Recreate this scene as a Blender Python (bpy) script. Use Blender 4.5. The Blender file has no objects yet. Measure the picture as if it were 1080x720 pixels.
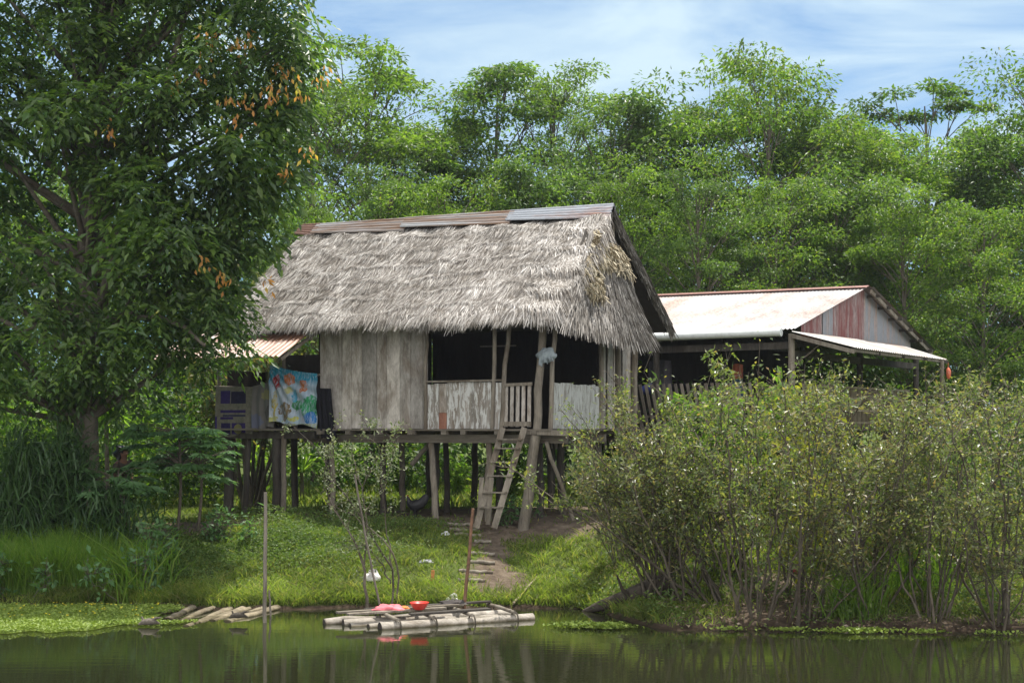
import bpy, math, random
import numpy as np
from mathutils import Vector, Matrix
random.seed(7)
RN = np.random.default_rng(7)
SC = bpy.context.scene
COL = SC.collection
CAMZ = 3.1
F = 1500.0
def P(px, py, d):
    """point at distance d seen at photo pixel px,py"""
    return np.array([(px-540)/F*d, d, CAMZ-(py-450)/F*d])

# ------------------------------------------------------------------ mesh builder
class MB:
    def __init__(s): s.v = []; s.n = 0; s.f = []; s.mi = []
    def add(s, V, faces, m=0):
        V = np.asarray(V, float).reshape(-1, 3)
        Fa = np.asarray(faces, int)
        s.f.append(Fa + s.n); s.mi.append(m); s.v.append(V); s.n += len(V)
    def bar(s, p0, p1, w, h, up=(0, 0, 1), m=0):
        p0 = np.array(p0, float); p1 = np.array(p1, float)
        d = p1-p0; L = np.linalg.norm(d); d = d/L
        up = np.array(up, float)
        if abs(d@up) > .98: up = np.array([0, 1., 0])
        x = np.cross(d, up); x /= np.linalg.norm(x); z = np.cross(x, d)
        V = []
        for q in (p0, p1):
            for a, b in ((-1, -1), (1, -1), (1, 1), (-1, 1)):
                V.append(q + x*a*w/2 + z*b*h/2)
        s.add(V, [[3, 2, 1, 0], [4, 5, 6, 7], [0, 1, 5, 4], [1, 2, 6, 5], [2, 3, 7, 6], [3, 0, 4, 7]], m)
    def tube(s, pts, rad, n=8, m=0, cap=True):
        pts = np.asarray(pts, float); K = len(pts)
        rad = np.broadcast_to(np.asarray(rad, float), (K,))
        T = np.gradient(pts, axis=0); T /= np.linalg.norm(T, axis=1)[:, None]+1e-9
        a = np.array([0, 0, 1.]) if abs(T[0][2]) < .9 else np.array([1., 0, 0])
        V = []
        for i in range(K):
            x = np.cross(T[i], a); x /= np.linalg.norm(x)+1e-9; y = np.cross(T[i], x); a = -np.cross(T[i], -y) if False else a
            for k in range(n):
                an = 2*math.pi*k/n
                V.append(pts[i]+rad[i]*(x*math.cos(an)+y*math.sin(an)))
        Fq = [[i*n+k, i*n+(k+1) % n, (i+1)*n+(k+1) % n, (i+1)*n+k] for i in range(K-1) for k in range(n)]
        s.add(V, Fq, m)
        if cap:
            for i, rev in ((0, 1), (K-1, 0)):
                ring = V[i*n:(i+1)*n]
                s.add(list(ring)+[pts[i]], [[k, (k+1) % n, n] if not rev else [(k+1) % n, k, n] for k in range(n)], m)
    def grid(s, X, m=0):
        """X: (a,b,3) array"""
        a, b = X.shape[:2]
        I = np.arange(a*b).reshape(a, b)
        Fq = np.stack([I[:-1, :-1], I[1:, :-1], I[1:, 1:], I[:-1, 1:]], -1).reshape(-1, 4)
        s.add(X.reshape(-1, 3), Fq, m)
    def leaves(s, C, D, L, W, fold=.25, m=0, up=None, droop=.0):
        """N leaf blades: rooted at C, along D, random roll (or facing up)"""
        C = np.asarray(C, float); N = len(C)
        if N == 0: return
        D = np.asarray(D, float); D = D/(np.linalg.norm(D, axis=1)[:, None]+1e-9)
        if up is None: U = RN.normal(size=(N, 3))
        else: U = np.array(up, float)[None]+RN.normal(size=(N, 3))*.45
        X = np.cross(D, U); X /= np.linalg.norm(X, axis=1)[:, None]+1e-9
        Z = np.cross(X, D)
        L = np.broadcast_to(np.asarray(L, float), (N,))[:, None]; W = np.broadcast_to(np.asarray(W, float), (N,))[:, None]
        mid = C+D*L*.45
        l = mid-X*W*.5+Z*W*fold; r = mid+X*W*.5+Z*W*fold
        tip = C+D*L; tip[:, 2] -= droop*L[:, 0]
        V = np.stack([C, l, tip, r], 1).reshape(-1, 3)
        b = np.arange(N)[:, None]*4
        Fa = np.concatenate([b+[0, 2, 1], b+[0, 3, 2]], 0)
        s.add(V, Fa, m)
    def blades(s, A, B, Cc, W, m=0, taper=.35):
        """3-point strips A->B->C (N,3)"""
        A, B, Cc = (np.asarray(q, float) for q in (A, B, Cc)); N = len(A)
        W = np.broadcast_to(np.asarray(W, float), (N,))[:, None]
        S = np.cross(Cc-A, RN.normal(size=(N, 3))*.6+np.array([[0, 0, 1.]])); S /= np.linalg.norm(S, axis=1)[:, None]+1e-9
        V = np.stack([A-S*W/2, A+S*W/2, B-S*W/2, B+S*W/2, Cc-S*W*taper/2, Cc+S*W*taper/2], 1).reshape(-1, 3)
        b = np.arange(N)[:, None]*6
        s.add(V, np.concatenate([b+[0, 1, 3, 2], b+[2, 3, 5, 4]], 0), m)
    def xf(s, M):
        M = np.array(M); s.v = [v@M[:3, :3].T+M[:3, 3] for v in s.v]; return s
    def data(s, name, mats, smooth=False):
        me = bpy.data.meshes.new(name)
        V = np.concatenate(s.v); me.vertices.add(len(V)); me.vertices.foreach_set('co', V.ravel())
        nl = sum(f.size for f in s.f); npoly = sum(len(f) for f in s.f)
        me.loops.add(nl); me.polygons.add(npoly)
        me.loops.foreach_set('vertex_index', np.concatenate([f.ravel() for f in s.f]))
        tot = np.concatenate([np.full(len(f), f.shape[1]) for f in s.f])
        me.polygons.foreach_set('loop_start', np.concatenate([[0], np.cumsum(tot)[:-1]]))
        me.polygons.foreach_set('loop_total', tot)
        me.polygons.foreach_set('material_index', np.concatenate([np.full(len(f), m) for f, m in zip(s.f, s.mi)]))
        me.polygons.foreach_set('use_smooth', np.full(npoly, bool(smooth)))
        me.update(calc_edges=True); me.validate()
        for m in (mats if isinstance(mats, (list, tuple)) else [mats]): me.materials.append(m)
        return me
    def build(s, name, mats, parent=None, smooth=False, off=None):
        if off is not None: s.v = [v-np.array(off) for v in s.v]
        o = bpy.data.objects.new(name, s.data(name, mats, smooth)); COL.objects.link(o)
        if parent is not None: o.parent = parent
        if off is not None and parent is None: o.location = off
        return o

def tag(o, label=None, cat=None, group=None, kind=None):
    if label: o['label'] = label
    if cat: o['category'] = cat
    if group: o['group'] = group
    if kind: o['kind'] = kind
    return o
def empty(name, loc, rz=0, label=None, cat=None, group=None, scale=1):
    o = bpy.data.objects.new(name, None); COL.objects.link(o)
    o.location = loc; o.rotation_euler = (0, 0, rz); o.scale = (scale,)*3 if not isinstance(scale, (tuple, list)) else scale
    o.empty_display_size = .1
    return tag(o, label, cat, group)
def copy_tree(o, parent=None):
    c = o.copy(); COL.objects.link(c); c.parent = parent
    for ch in list(o.children): copy_tree(ch, c)
    return c

# ------------------------------------------------------------------ materials
def nt(name):
    m = bpy.data.materials.new(name); m.use_nodes = True
    t = m.node_tree; b = t.nodes['Principled BSDF']; return m, t, b, t.nodes['Material Output']
def N(t, ty, **k):
    n = t.nodes.new(ty)
    for a, v in k.items():
        if a.startswith('i_'):
            key = a[2:]; key = int(key) if key.isdigit() else key.replace('_', ' ')
            n.inputs[key].default_value = v
        else: setattr(n, a, v)
    return n
def ramp(t, stops, fac):
    r = t.nodes.new('ShaderNodeValToRGB'); e = r.color_ramp.elements
    while len(e) < len(stops): e.new(.5)
    for q, (p, c) in zip(e, stops):
        q.position = p; q.color = (*c, 1) if len(c) == 3 else c
    t.links.new(fac, r.inputs[0]); return r.outputs[0]
def noise(t, scale, vscale=(1, 1, 1), detail=4, rough=.6, coord='Object', dist=0):
    tc = N(t, 'ShaderNodeTexCoord'); mp = N(t, 'ShaderNodeMapping'); mp.inputs['Scale'].default_value = vscale
    t.links.new(tc.outputs[coord], mp.inputs[0])
    n = N(t, 'ShaderNodeTexNoise', i_Scale=scale, i_Detail=detail, i_Roughness=rough, i_Distortion=dist)
    t.links.new(mp.outputs[0], n.inputs[0]); return n.outputs[0]
def mixc(t, fac, a, b, mode='MIX'):
    m = N(t, 'ShaderNodeMix', data_type='RGBA', blend_type=mode)
    for sock, v in ((m.inputs[0], fac), (m.inputs[6], a), (m.inputs[7], b)):
        if hasattr(v, 'links'): t.links.new(v, sock)
        elif isinstance(v, (int, float)): sock.default_value = v
        else: sock.default_value = (*v, 1)
    return m.outputs[2]
def math_(t, op, a, b):
    m = N(t, 'ShaderNodeMath', operation=op)
    for sock, v in ((m.inputs[0], a), (m.inputs[1], b)):
        if hasattr(v, 'links'): t.links.new(v, sock)
        else: sock.default_value = v
    return m.outputs[0]
def bump(t, b, h, strength=.4, dist=.02):
    n = N(t, 'ShaderNodeBump', i_Strength=strength, i_Distance=dist)
    t.links.new(h, n.inputs['Height']); t.links.new(n.outputs[0], b.inputs['Normal'])

def leaf_mat(name, stops, trans=.4, tcol=1.6, rough=.45, spec=.35, clump=.0, cscale=.5):
    m, t, b, out = nt(name)
    g = N(t, 'ShaderNodeNewGeometry')
    c = ramp(t, stops, g.outputs['Random Per Island'])
    if clump:
        nz = noise(t, cscale, detail=2)
        c = mixc(t, 1.0, c, ramp(t, [(.35, (1-clump,)*3), (.65, (1+clump, 1+clump, 1))], nz), 'MULTIPLY')
    t.links.new(c, b.inputs['Base Color']); b.inputs['Roughness'].default_value = rough; b.inputs['Specular IOR Level'].default_value = spec
    tr = N(t, 'ShaderNodeBsdfTranslucent')
    tc = mixc(t, 1.0, c, (tcol*1.02, tcol*1.1, tcol*.42), 'MULTIPLY')
    t.links.new(tc, tr.inputs[0])
    mx = N(t, 'ShaderNodeMixShader', i_0=trans)
    t.links.new(b.outputs[0], mx.inputs[1]); t.links.new(tr.outputs[0], mx.inputs[2]); t.links.new(mx.outputs[0], out.inputs[0])
    return m
def plain(name, col, rough=.7, metal=0, vary=.25, scale=8):
    m, t, b, out = nt(name)
    nz = noise(t, scale)
    c = ramp(t, [(.3, tuple(q*(1-vary) for q in col)), (.7, tuple(min(1, q*(1+vary)) for q in col))], nz)
    t.links.new(c, b.inputs['Base Color']); b.inputs['Roughness'].default_value = rough; b.inputs['Metallic'].default_value = metal
    return m
def wood(name, dark, light, vs=(9, 9, .7), isl=.35, paint=None, pcut=.5, rough=.85):
    """weathered boards; grain runs along the axis with the small scale"""
    m, t, b, out = nt(name)
    nz = noise(t, 1.0, (vs[0]*.75, vs[1]*.75, vs[2]*1.3), detail=7, rough=.72, dist=.6)
    nf = noise(t, 9, vs, detail=4, rough=.7)
    c = ramp(t, [(.36, dark), (.5, tuple((a+q)/2 for a, q in zip(dark, light))), (.63, light)], nz)
    c = mixc(t, .35, c, ramp(t, [(.35, dark), (.65, light)], nf))
    g = N(t, 'ShaderNodeNewGeometry')
    c = mixc(t, 1.0, c, ramp(t, [(0, (1-isl,)*3), (1, (1+isl*.6, 1+isl*.55, 1+isl*.5))], g.outputs['Random Per Island']), 'MULTIPLY')
    br_ = noise(t, .8, (vs[0]*.6, vs[1]*.6, vs[2]*.9), detail=5, rough=.65, dist=.8)
    c = mixc(t, ramp(t, [(.5, (0, 0, 0)), (.66, (.65, .65, .65))], br_), c, tuple(q*k for q, k in zip(dark, (.95, .78, .62))))
    if paint:
        pn = noise(t, 3.3, (5, 5, .9), detail=7, rough=.72, dist=.3)
        f = ramp(t, [(pcut-.03, (0, 0, 0)), (pcut+.03, (1, 1, 1))], pn)
        c = mixc(t, f, c, paint)
    t.links.new(c, b.inputs['Base Color']); b.inputs['Roughness'].default_value = rough; b.inputs['Specular IOR Level'].default_value = .2
    bump(t, b, nf, .25, .006)
    return m
def tin(name, rust=.5, base=(.62, .63, .63), scale=1.3, vs=(1, 1, 1), rcol=(.27, .115, .055), metal=.25, soft=.09):
    m, t, b, out = nt(name)
    nz = noise(t, scale, vs, detail=7, rough=.68, dist=.4)
    n2 = noise(t, 14, vs, detail=3)
    f = ramp(t, [(rust-soft, (1, 1, 1)), (rust+soft, (0, 0, 0))], nz)
    rc = ramp(t, [(.3, tuple(q*.55 for q in rcol)), (.7, tuple(min(1, q*1.5) for q in rcol))], n2)
    bc = ramp(t, [(.25, tuple(q*.8 for q in base)), (.75, base)], n2)
    t.links.new(mixc(t, f, bc, rc), b.inputs['Base Color'])
    b.inputs['Roughness'].default_value = .5; b.inputs['Metallic'].default_value = metal
    return m

M = {}
M['leaf_dark'] = leaf_mat('leaf_dark', [(0, (.036, .075, .026)), (.6, (.07, .122, .036)), (1, (.13, .19, .052))], .45, 2.3, .38, .5, .35, .6)
M['leaf_orange'] = leaf_mat('leaf_orange', [(0, (.45, .2, .06)), (.6, (.6, .3, .09)), (1, (.46, .42, .1))], .5, 1.5)
M['leaf_mid'] = leaf_mat('leaf_mid', [(0, (.036, .078, .022)), (.5, (.066, .122, .03)), (1, (.115, .17, .042))], .42, 2.2, .45, .35, .35, .5)
M['leaf_light'] = leaf_mat('leaf_light', [(0, (.05, .1, .022)), (.5, (.09, .15, .032)), (1, (.145, .2, .045))], .45, 2.2, .45, .35, .35, .5)
M['leaf_mid2'] = leaf_mat('leaf_mid2', [(0, (.042, .085, .028)), (.5, (.075, .13, .04)), (1, (.125, .18, .058))], .4, 2.1, .4, .35, .35, .5)
M['leaf_light2'] = leaf_mat('leaf_light2', [(0, (.052, .105, .024)), (.5, (.092, .155, .034)), (.93, (.145, .205, .045)), (1, (.2, .21, .06))], .45, 2.1, .45, .35, .35, .5)
M['leaf_under'] = leaf_mat('leaf_under', [(0, (.025, .06, .015)), (.5, (.055, .11, .022)), (.85, (.09, .15, .03)), (1, (.13, .15, .04))], .42, 2.0, .5, .3, .45, .5)
M['leaf_forest'] = leaf_mat('leaf_forest', [(0, (.03, .06, .02)), (1, (.06, .10, .028))], .35, 1.6, .6, .2, .3, .2)
M['leaf_bush'] = leaf_mat('leaf_bush', [(0, (.075, .095, .045)), (.4, (.12, .145, .06)), (.7, (.17, .18, .08)), (.86, (.21, .155, .085)), (.96, (.26, .25, .06)), (1, (.38, .38, .26))], .42, 1.6, .4, .5)
M['leaf_bush2'] = leaf_mat('leaf_bush2', [(0, (.07, .105, .035)), (.5, (.125, .165, .05)), (.8, (.19, .21, .07)), (.92, (.25, .24, .06)), (.97, (.26, .17, .08)), (1, (.4, .4, .28))], .45, 1.7, .38, .6)
M['leaf_pale'] = leaf_mat('leaf_pale', [(0, (.09, .13, .05)), (.6, (.17, .2, .09)), (1, (.38, .39, .28))], .3, 1.2, .4, .5)
M['leaf_papaya'] = leaf_mat('leaf_papaya', [(0, (.07, .145, .055)), (1, (.11, .2, .08))], .38, 1.9, .5, .3)
M['leaf_yellow'] = leaf_mat('leaf_yellow', [(0, (.22, .25, .03)), (1, (.38, .35, .04))], .45, 1.3)
M['leaf_spiky'] = leaf_mat('leaf_spiky', [(0, (.10, .18, .035)), (1, (.20, .28, .05))], .5, 2.2, .35, .5)
M['leaf_cane'] = leaf_mat('leaf_cane', [(0, (.025, .06, .02)), (1, (.06, .11, .035))], .35, 1.8)
M['leaf_weed'] = leaf_mat('leaf_weed', [(0, (.06, .105, .025)), (.7, (.10, .16, .035)), (1, (.17, .21, .06))], .42, 1.8)
M['grass'] = leaf_mat('grass', [(0, (.09, .135, .034)), (.6, (.14, .185, .05)), (.86, (.19, .215, .07)), (1, (.26, .225, .12))], .48, 1.8, .6, .2, .35, .9)
M['tall_grass'] = leaf_mat('tall_grass', [(0, (.08, .155, .022)), (.7, (.13, .22, .032)), (1, (.2, .26, .06))], .5, 1.8, .5, .3)
M['mat_leaf'] = leaf_mat('mat_leaf', [(0, (.14, .21, .035)), (1, (.25, .32, .06))], .25, 1.2, .5, .3)
M['flower'] = plain('flower', (.75, .6, .03), .6, 0, .1)
M['bark'] = wood('bark', (.06, .05, .038), (.2, .175, .14), (5, 5, 1.2), .1)
M['bark_dark'] = wood('bark_dark', (.03, .026, .02), (.10, .085, .065), (5, 5, 1.2), .1)
M['twig'] = wood('twig', (.045, .038, .028), (.17, .145, .11), (5, 5, 2), .4)
M['twig_pale'] = wood('twig_pale', (.14, .125, .1), (.36, .33, .28), (5, 5, 2), .3)
M['board'] = wood('board', (.17, .15, .125), (.58, .545, .49), (5, 5, 1.1), .4)
M['board_white'] = wood('board_white', (.15, .135, .11), (.36, .33, .29), (8, 8, .6), .2, (.52, .52, .485), .51)
M['board_white2'] = wood('board_white2', (.2, .19, .165), (.42, .4, .36), (8, 8, .6), .2, (.5, .5, .465), .48)
M['board_red'] = wood('board_red', (.18, .085, .06), (.36, .17, .11), (6, 6, 1.5), .2)
M['log_dark'] = wood('log_dark', (.02, .017, .013), (.085, .07, .052), (5, 5, 5), .1)
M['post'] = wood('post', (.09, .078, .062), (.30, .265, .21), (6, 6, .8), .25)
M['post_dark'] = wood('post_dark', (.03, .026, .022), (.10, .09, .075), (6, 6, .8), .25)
M['beam'] = wood('beam', (.07, .06, .047), (.22, .195, .155), (.8, 6, 6), .3)
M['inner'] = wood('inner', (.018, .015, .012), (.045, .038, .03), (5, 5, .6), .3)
M['pale_log'] = wood('pale_log', (.13, .115, .09), (.46, .42, .36), (2.5, 5, 5), .12)
M['tan_log'] = wood('tan_log', (.08, .065, .045), (.30, .255, .175), (1.2, 5, 5), .3)
def wet_band(m, z0, z1, col):
    t = m.node_tree; b = t.nodes['Principled BSDF']; src = b.inputs['Base Color'].links[0].from_socket
    g = N(t, 'ShaderNodeNewGeometry'); sx = N(t, 'ShaderNodeSeparateXYZ'); t.links.new(g.outputs['Position'], sx.inputs[0])
    nz = noise(t, 6, (1, 1, 1), detail=4)
    f = ramp(t, [(.0, col), (1, (1, 1, 1))], math_(t, 'DIVIDE', math_(t, 'SUBTRACT', math_(t, 'ADD', sx.outputs[2], math_(t, 'MULTIPLY', math_(t, 'SUBTRACT', nz, .5), .1)), z0), z1-z0))
    t.links.new(mixc(t, 1.0, src, f, 'MULTIPLY'), b.inputs['Base Color'])
wet_band(M['pale_log'], .0, .05, (.33, .3, .22)); wet_band(M['tan_log'], .0, .05, (.4, .4, .28))
M['log_end'] = plain('log_end', (.035, .026, .02), .9)
M['rust_iron'] = plain('rust_iron', (.17, .09, .05), .8, 0, .4, 12)
M['bamboo'] = wood('bamboo', (.15, .125, .08), (.32, .28, .19), (6, 6, 1), .3)
M['tin_bright'] = tin('tin_bright', .47, (.42, .42, .415), .55, (1, .5, 1), (.27, .19, .145), .1, .12)
M['tin_silver'] = tin('tin_silver', .4, (.46, .48, .51), .9, (.6, 2, 2), metal=.35)
M['tin_mixed'] = tin('tin_mixed', .52, (.5, .5, .5), .8, (.3, 9, 9), (.26, .16, .1), metal=.25, soft=.07)
M['tin_rust'] = tin('tin_rust', .58, (.5, .46, .43), 1.1, (4, .5, 1), (.25, .125, .075), .06)
M['tin_brown'] = tin('tin_brown', .66, (.45, .43, .42), 1.1, (1, 8, 8), (.2, .11, .075), .1)
M['tin_grey'] = tin('tin_grey', .42, (.24, .25, .265), 1.0, (1, 4, .5), (.3, .2, .15), .15)
M['tin_red'] = tin('tin_red', .47, (.18, .05, .042), 1.0, (1, 4, .5), (.24, .19, .175), .05)
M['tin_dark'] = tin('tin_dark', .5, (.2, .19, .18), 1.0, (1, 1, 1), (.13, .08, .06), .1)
M['gutter'] = plain('gutter', (.66, .68, .64), .5, 0, .12)

def thatch_mat(name, stops, band=True):
    m, t, b, out = nt(name)
    g = N(t, 'ShaderNodeNewGeometry')
    c = ramp(t, stops, g.outputs['Random Per Island'])
    nz = noise(t, .9, (1, 1, 1), detail=3)
    n2 = noise(t, 3.1, (.7, 1, 1), detail=5, rough=.7)
    c = mixc(t, 1.0, c, ramp(t, [(.3, (.7, .68, .65)), (.7, (1.12, 1.12, 1.12))], nz), 'MULTIPLY')
    c = mixc(t, 1.0, c, ramp(t, [(.36, (.62, .59, .55)), (.5, (1, 1, 1)), (.66, (1.12, 1.12, 1.12))], n2), 'MULTIPLY')
    t.links.new(c, b.inputs['Base Color']); b.inputs['Roughness'].default_value = .75; b.inputs['Specular IOR Level'].default_value = .25
    return m
M['thatch'] = thatch_mat('thatch', [(0, (.13, .11, .09)), (.25, (.28, .255, .225)), (.7, (.48, .455, .42)), (1, (.72, .695, .66))])
M['thatch_grey'] = thatch_mat('thatch_grey', [(0, (.08, .07, .06)), (.4, (.19, .175, .155)), (1, (.40, .38, .35))])
M['thatch_cream'] = thatch_mat('thatch_cream', [(0, (.24, .19, .115)), (.5, (.46, .40, .28)), (1, (.68, .62, .47))])
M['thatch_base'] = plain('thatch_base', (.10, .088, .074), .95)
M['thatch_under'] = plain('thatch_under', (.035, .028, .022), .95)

# ------------------------------------------------------------------ terrain
def sstep(a, b, x):
    q = np.clip((x-a)/(b-a), 0, 1); return q*q*(3-2*q)
def shore(x):
    x = np.asarray(x, float)
    return 24.15 - 2.35*sstep(.9, 2.6, x) - .25*sstep(4, 9, x) + .12*np.sin(x*1.7) + .07*np.sin(x*4.3+1) + .35*sstep(-4, -9, x)
def vnoise(x, y):
    return (np.sin(x*1.3+y*.7)+np.sin(x*.6-y*1.9+2)+np.sin(x*2.9+y*2.3+1)*.5+np.sin(x*5.1-y*4.4)*.3)/2.8
def ground_z(x, y):
    x = np.asarray(x, float); y = np.asarray(y, float)
    s = y-shore(x)
    run = 4.2+1.8*sstep(1, 3, x)
    z = 1.2*np.clip(s/run, 0, 1)**.85
    z = np.where(s < 0, np.maximum(s*.35, -1.5), z)
    z = z+.07*vnoise(x, y)*sstep(.1, 1.5, s)*(1-.6*sstep(4, 8, s))
    # washed-out little bank lip right of the landing
    z = z-.13*np.exp(-((x-1.25)/.7)**2-((y-23.9)/.35)**2)
    return z
def gp(px, py, d0=26.0):
    """ground point seen at a pixel"""
    ds = np.linspace(19, 60, 4000); q = np.array([(px-540)/F*ds, ds, CAMZ-(py-450)/F*ds])
    below = q[2] <= np.maximum(ground_z(q[0], q[1]), 0)
    i = int(np.argmax(below)) if below.any() else int(np.argmin(abs(ds-d0)))
    return np.array([q[0][i], q[1][i], float(ground_z(q[0][i], q[1][i]))])
def dirt(x, y):
    """how bare the soil is, 0..1"""
    x = np.asarray(x, float); y = np.asarray(y, float)
    e = lambda cx, cy, a, b: np.exp(-(((x-cx)/a)**2+((y-cy)/b)**2)**1.25)
    j = .22*vnoise(x*3, y*3)+.12*vnoise(x*8, y*7)
    d = e(-.25+j, 25.3, .6, .9)+e(-.35+j, 26.8, .3, 1.2)+e(.9+j, 28.3, 1.7, 1.2)+e(-1.5, 30.5, 4.5, 2.4)+e(1.5, 31, 3, 3)
    d = d+e(4.4+j, 23.0, 1.0, 1.7)+.8*e(1.35+j, 23.7, .9, .22)+e(-6.2, 28.2, 1.5, .7)
    s = y-shore(x); d = d+(1-sstep(.03, .16, s))+.7*sstep(1.6, 3, x)*(1-sstep(.2, 1.0, s))
    return np.clip(d, 0, 1)
def build_ground():
    def axis(lo, hi, fine_lo, fine_hi, fs, cs):
        a = list(np.arange(fine_lo, fine_hi, fs)); q = fine_lo; st = cs
        while q > lo: q -= st; st *= 1.35; a.insert(0, q)
        q = fine_hi; st = cs
        while q < hi: a.append(q); q += st; st *= 1.35
        a.append(hi); return np.array(a)
    xs = axis(-900, 900, -14, 14, .12, .6); ys = axis(-200, 1600, 20, 36, .12, .6)
    X, Y = np.meshgrid(xs, ys); Z = ground_z(X, Y)
    Z = Z+.025*np.sin(X*9+Y*7)*np.sin(Y*11-X*5)*(Y > shore(X))
    b = MB(); b.grid(np.stack([X, Y, Z], -1).transpose(1, 0, 2))
    m, t, bs, out = nt('soil')
    at = N(t, 'ShaderNodeAttribute', attribute_name='dirt')
    n1 = noise(t, 5, detail=8, rough=.7); n2 = noise(t, 1.1, detail=3)
    soil = ramp(t, [(.3, (.06, .044, .032)), (.55, (.13, .1, .072)), (.75, (.21, .17, .125))], n1)
    turf = mixc(t, n2, ramp(t, [(.3, (.045, .065, .015)), (.7, (.085, .12, .028))], n1), (.09, .11, .03))
    gp_ = N(t, 'ShaderNodeNewGeometry'); sz_ = N(t, 'ShaderNodeSeparateXYZ'); t.links.new(gp_.outputs['Position'], sz_.inputs[0])
    wet = ramp(t, [(.02, (.33, .3, .28)), (.22, (1, 1, 1))], math_(t, 'ADD', sz_.outputs[2], math_(t, 'MULTIPLY', math_(t, 'SUBTRACT', n1, .5), .12)))
    fe = ramp(t, [(.36, (0, 0, 0)), (.6, (1, 1, 1))], math_(t, 'ADD', at.outputs['Fac'], math_(t, 'MULTIPLY', math_(t, 'SUBTRACT', n1, .5), 1.1)))
    t.links.new(mixc(t, 1.0, mixc(t, fe, turf, soil), wet, 'MULTIPLY'), bs.inputs['Base Color'])
    bs.inputs['Roughness'].default_value = .95; bs.inputs['Specular IOR Level'].default_value = .1
    bump(t, bs, n1, .9, .06)
    o = b.build('ground', m, smooth=True)
    a = o.data.attributes.new('dirt', 'FLOAT', 'POINT')
    V = np.concatenate(b.v); a.data.foreach_set('value', dirt(V[:, 0], V[:, 1]).astype(np.float32))
    tag(o, kind='structure')
build_ground()

def build_water():
    b = MB(); b.grid(np.array([[[-900, -200, 0], [-900, 40, 0]], [[900, -200, 0], [900, 40, 0]]], float))
    m, t, bs, out = nt('water')
    bs.inputs['Base Color'].default_value = (.017, .019, .008, 1); bs.inputs['Roughness'].default_value = .012
    bs.inputs['IOR'].default_value = 1.8
    n = noise(t, 2.2, (.5, 2.6, 1), detail=3, rough=.5)
    n2 = noise(t, 11, (.45, 2.2, 1), detail=2, rough=.5)
    h = math_(t, 'ADD', n, math_(t, 'MULTIPLY', n2, .22))
    bump(t, bs, h, .02, .1)
    tag(b.build('water', m), kind='structure')
build_water()

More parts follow.
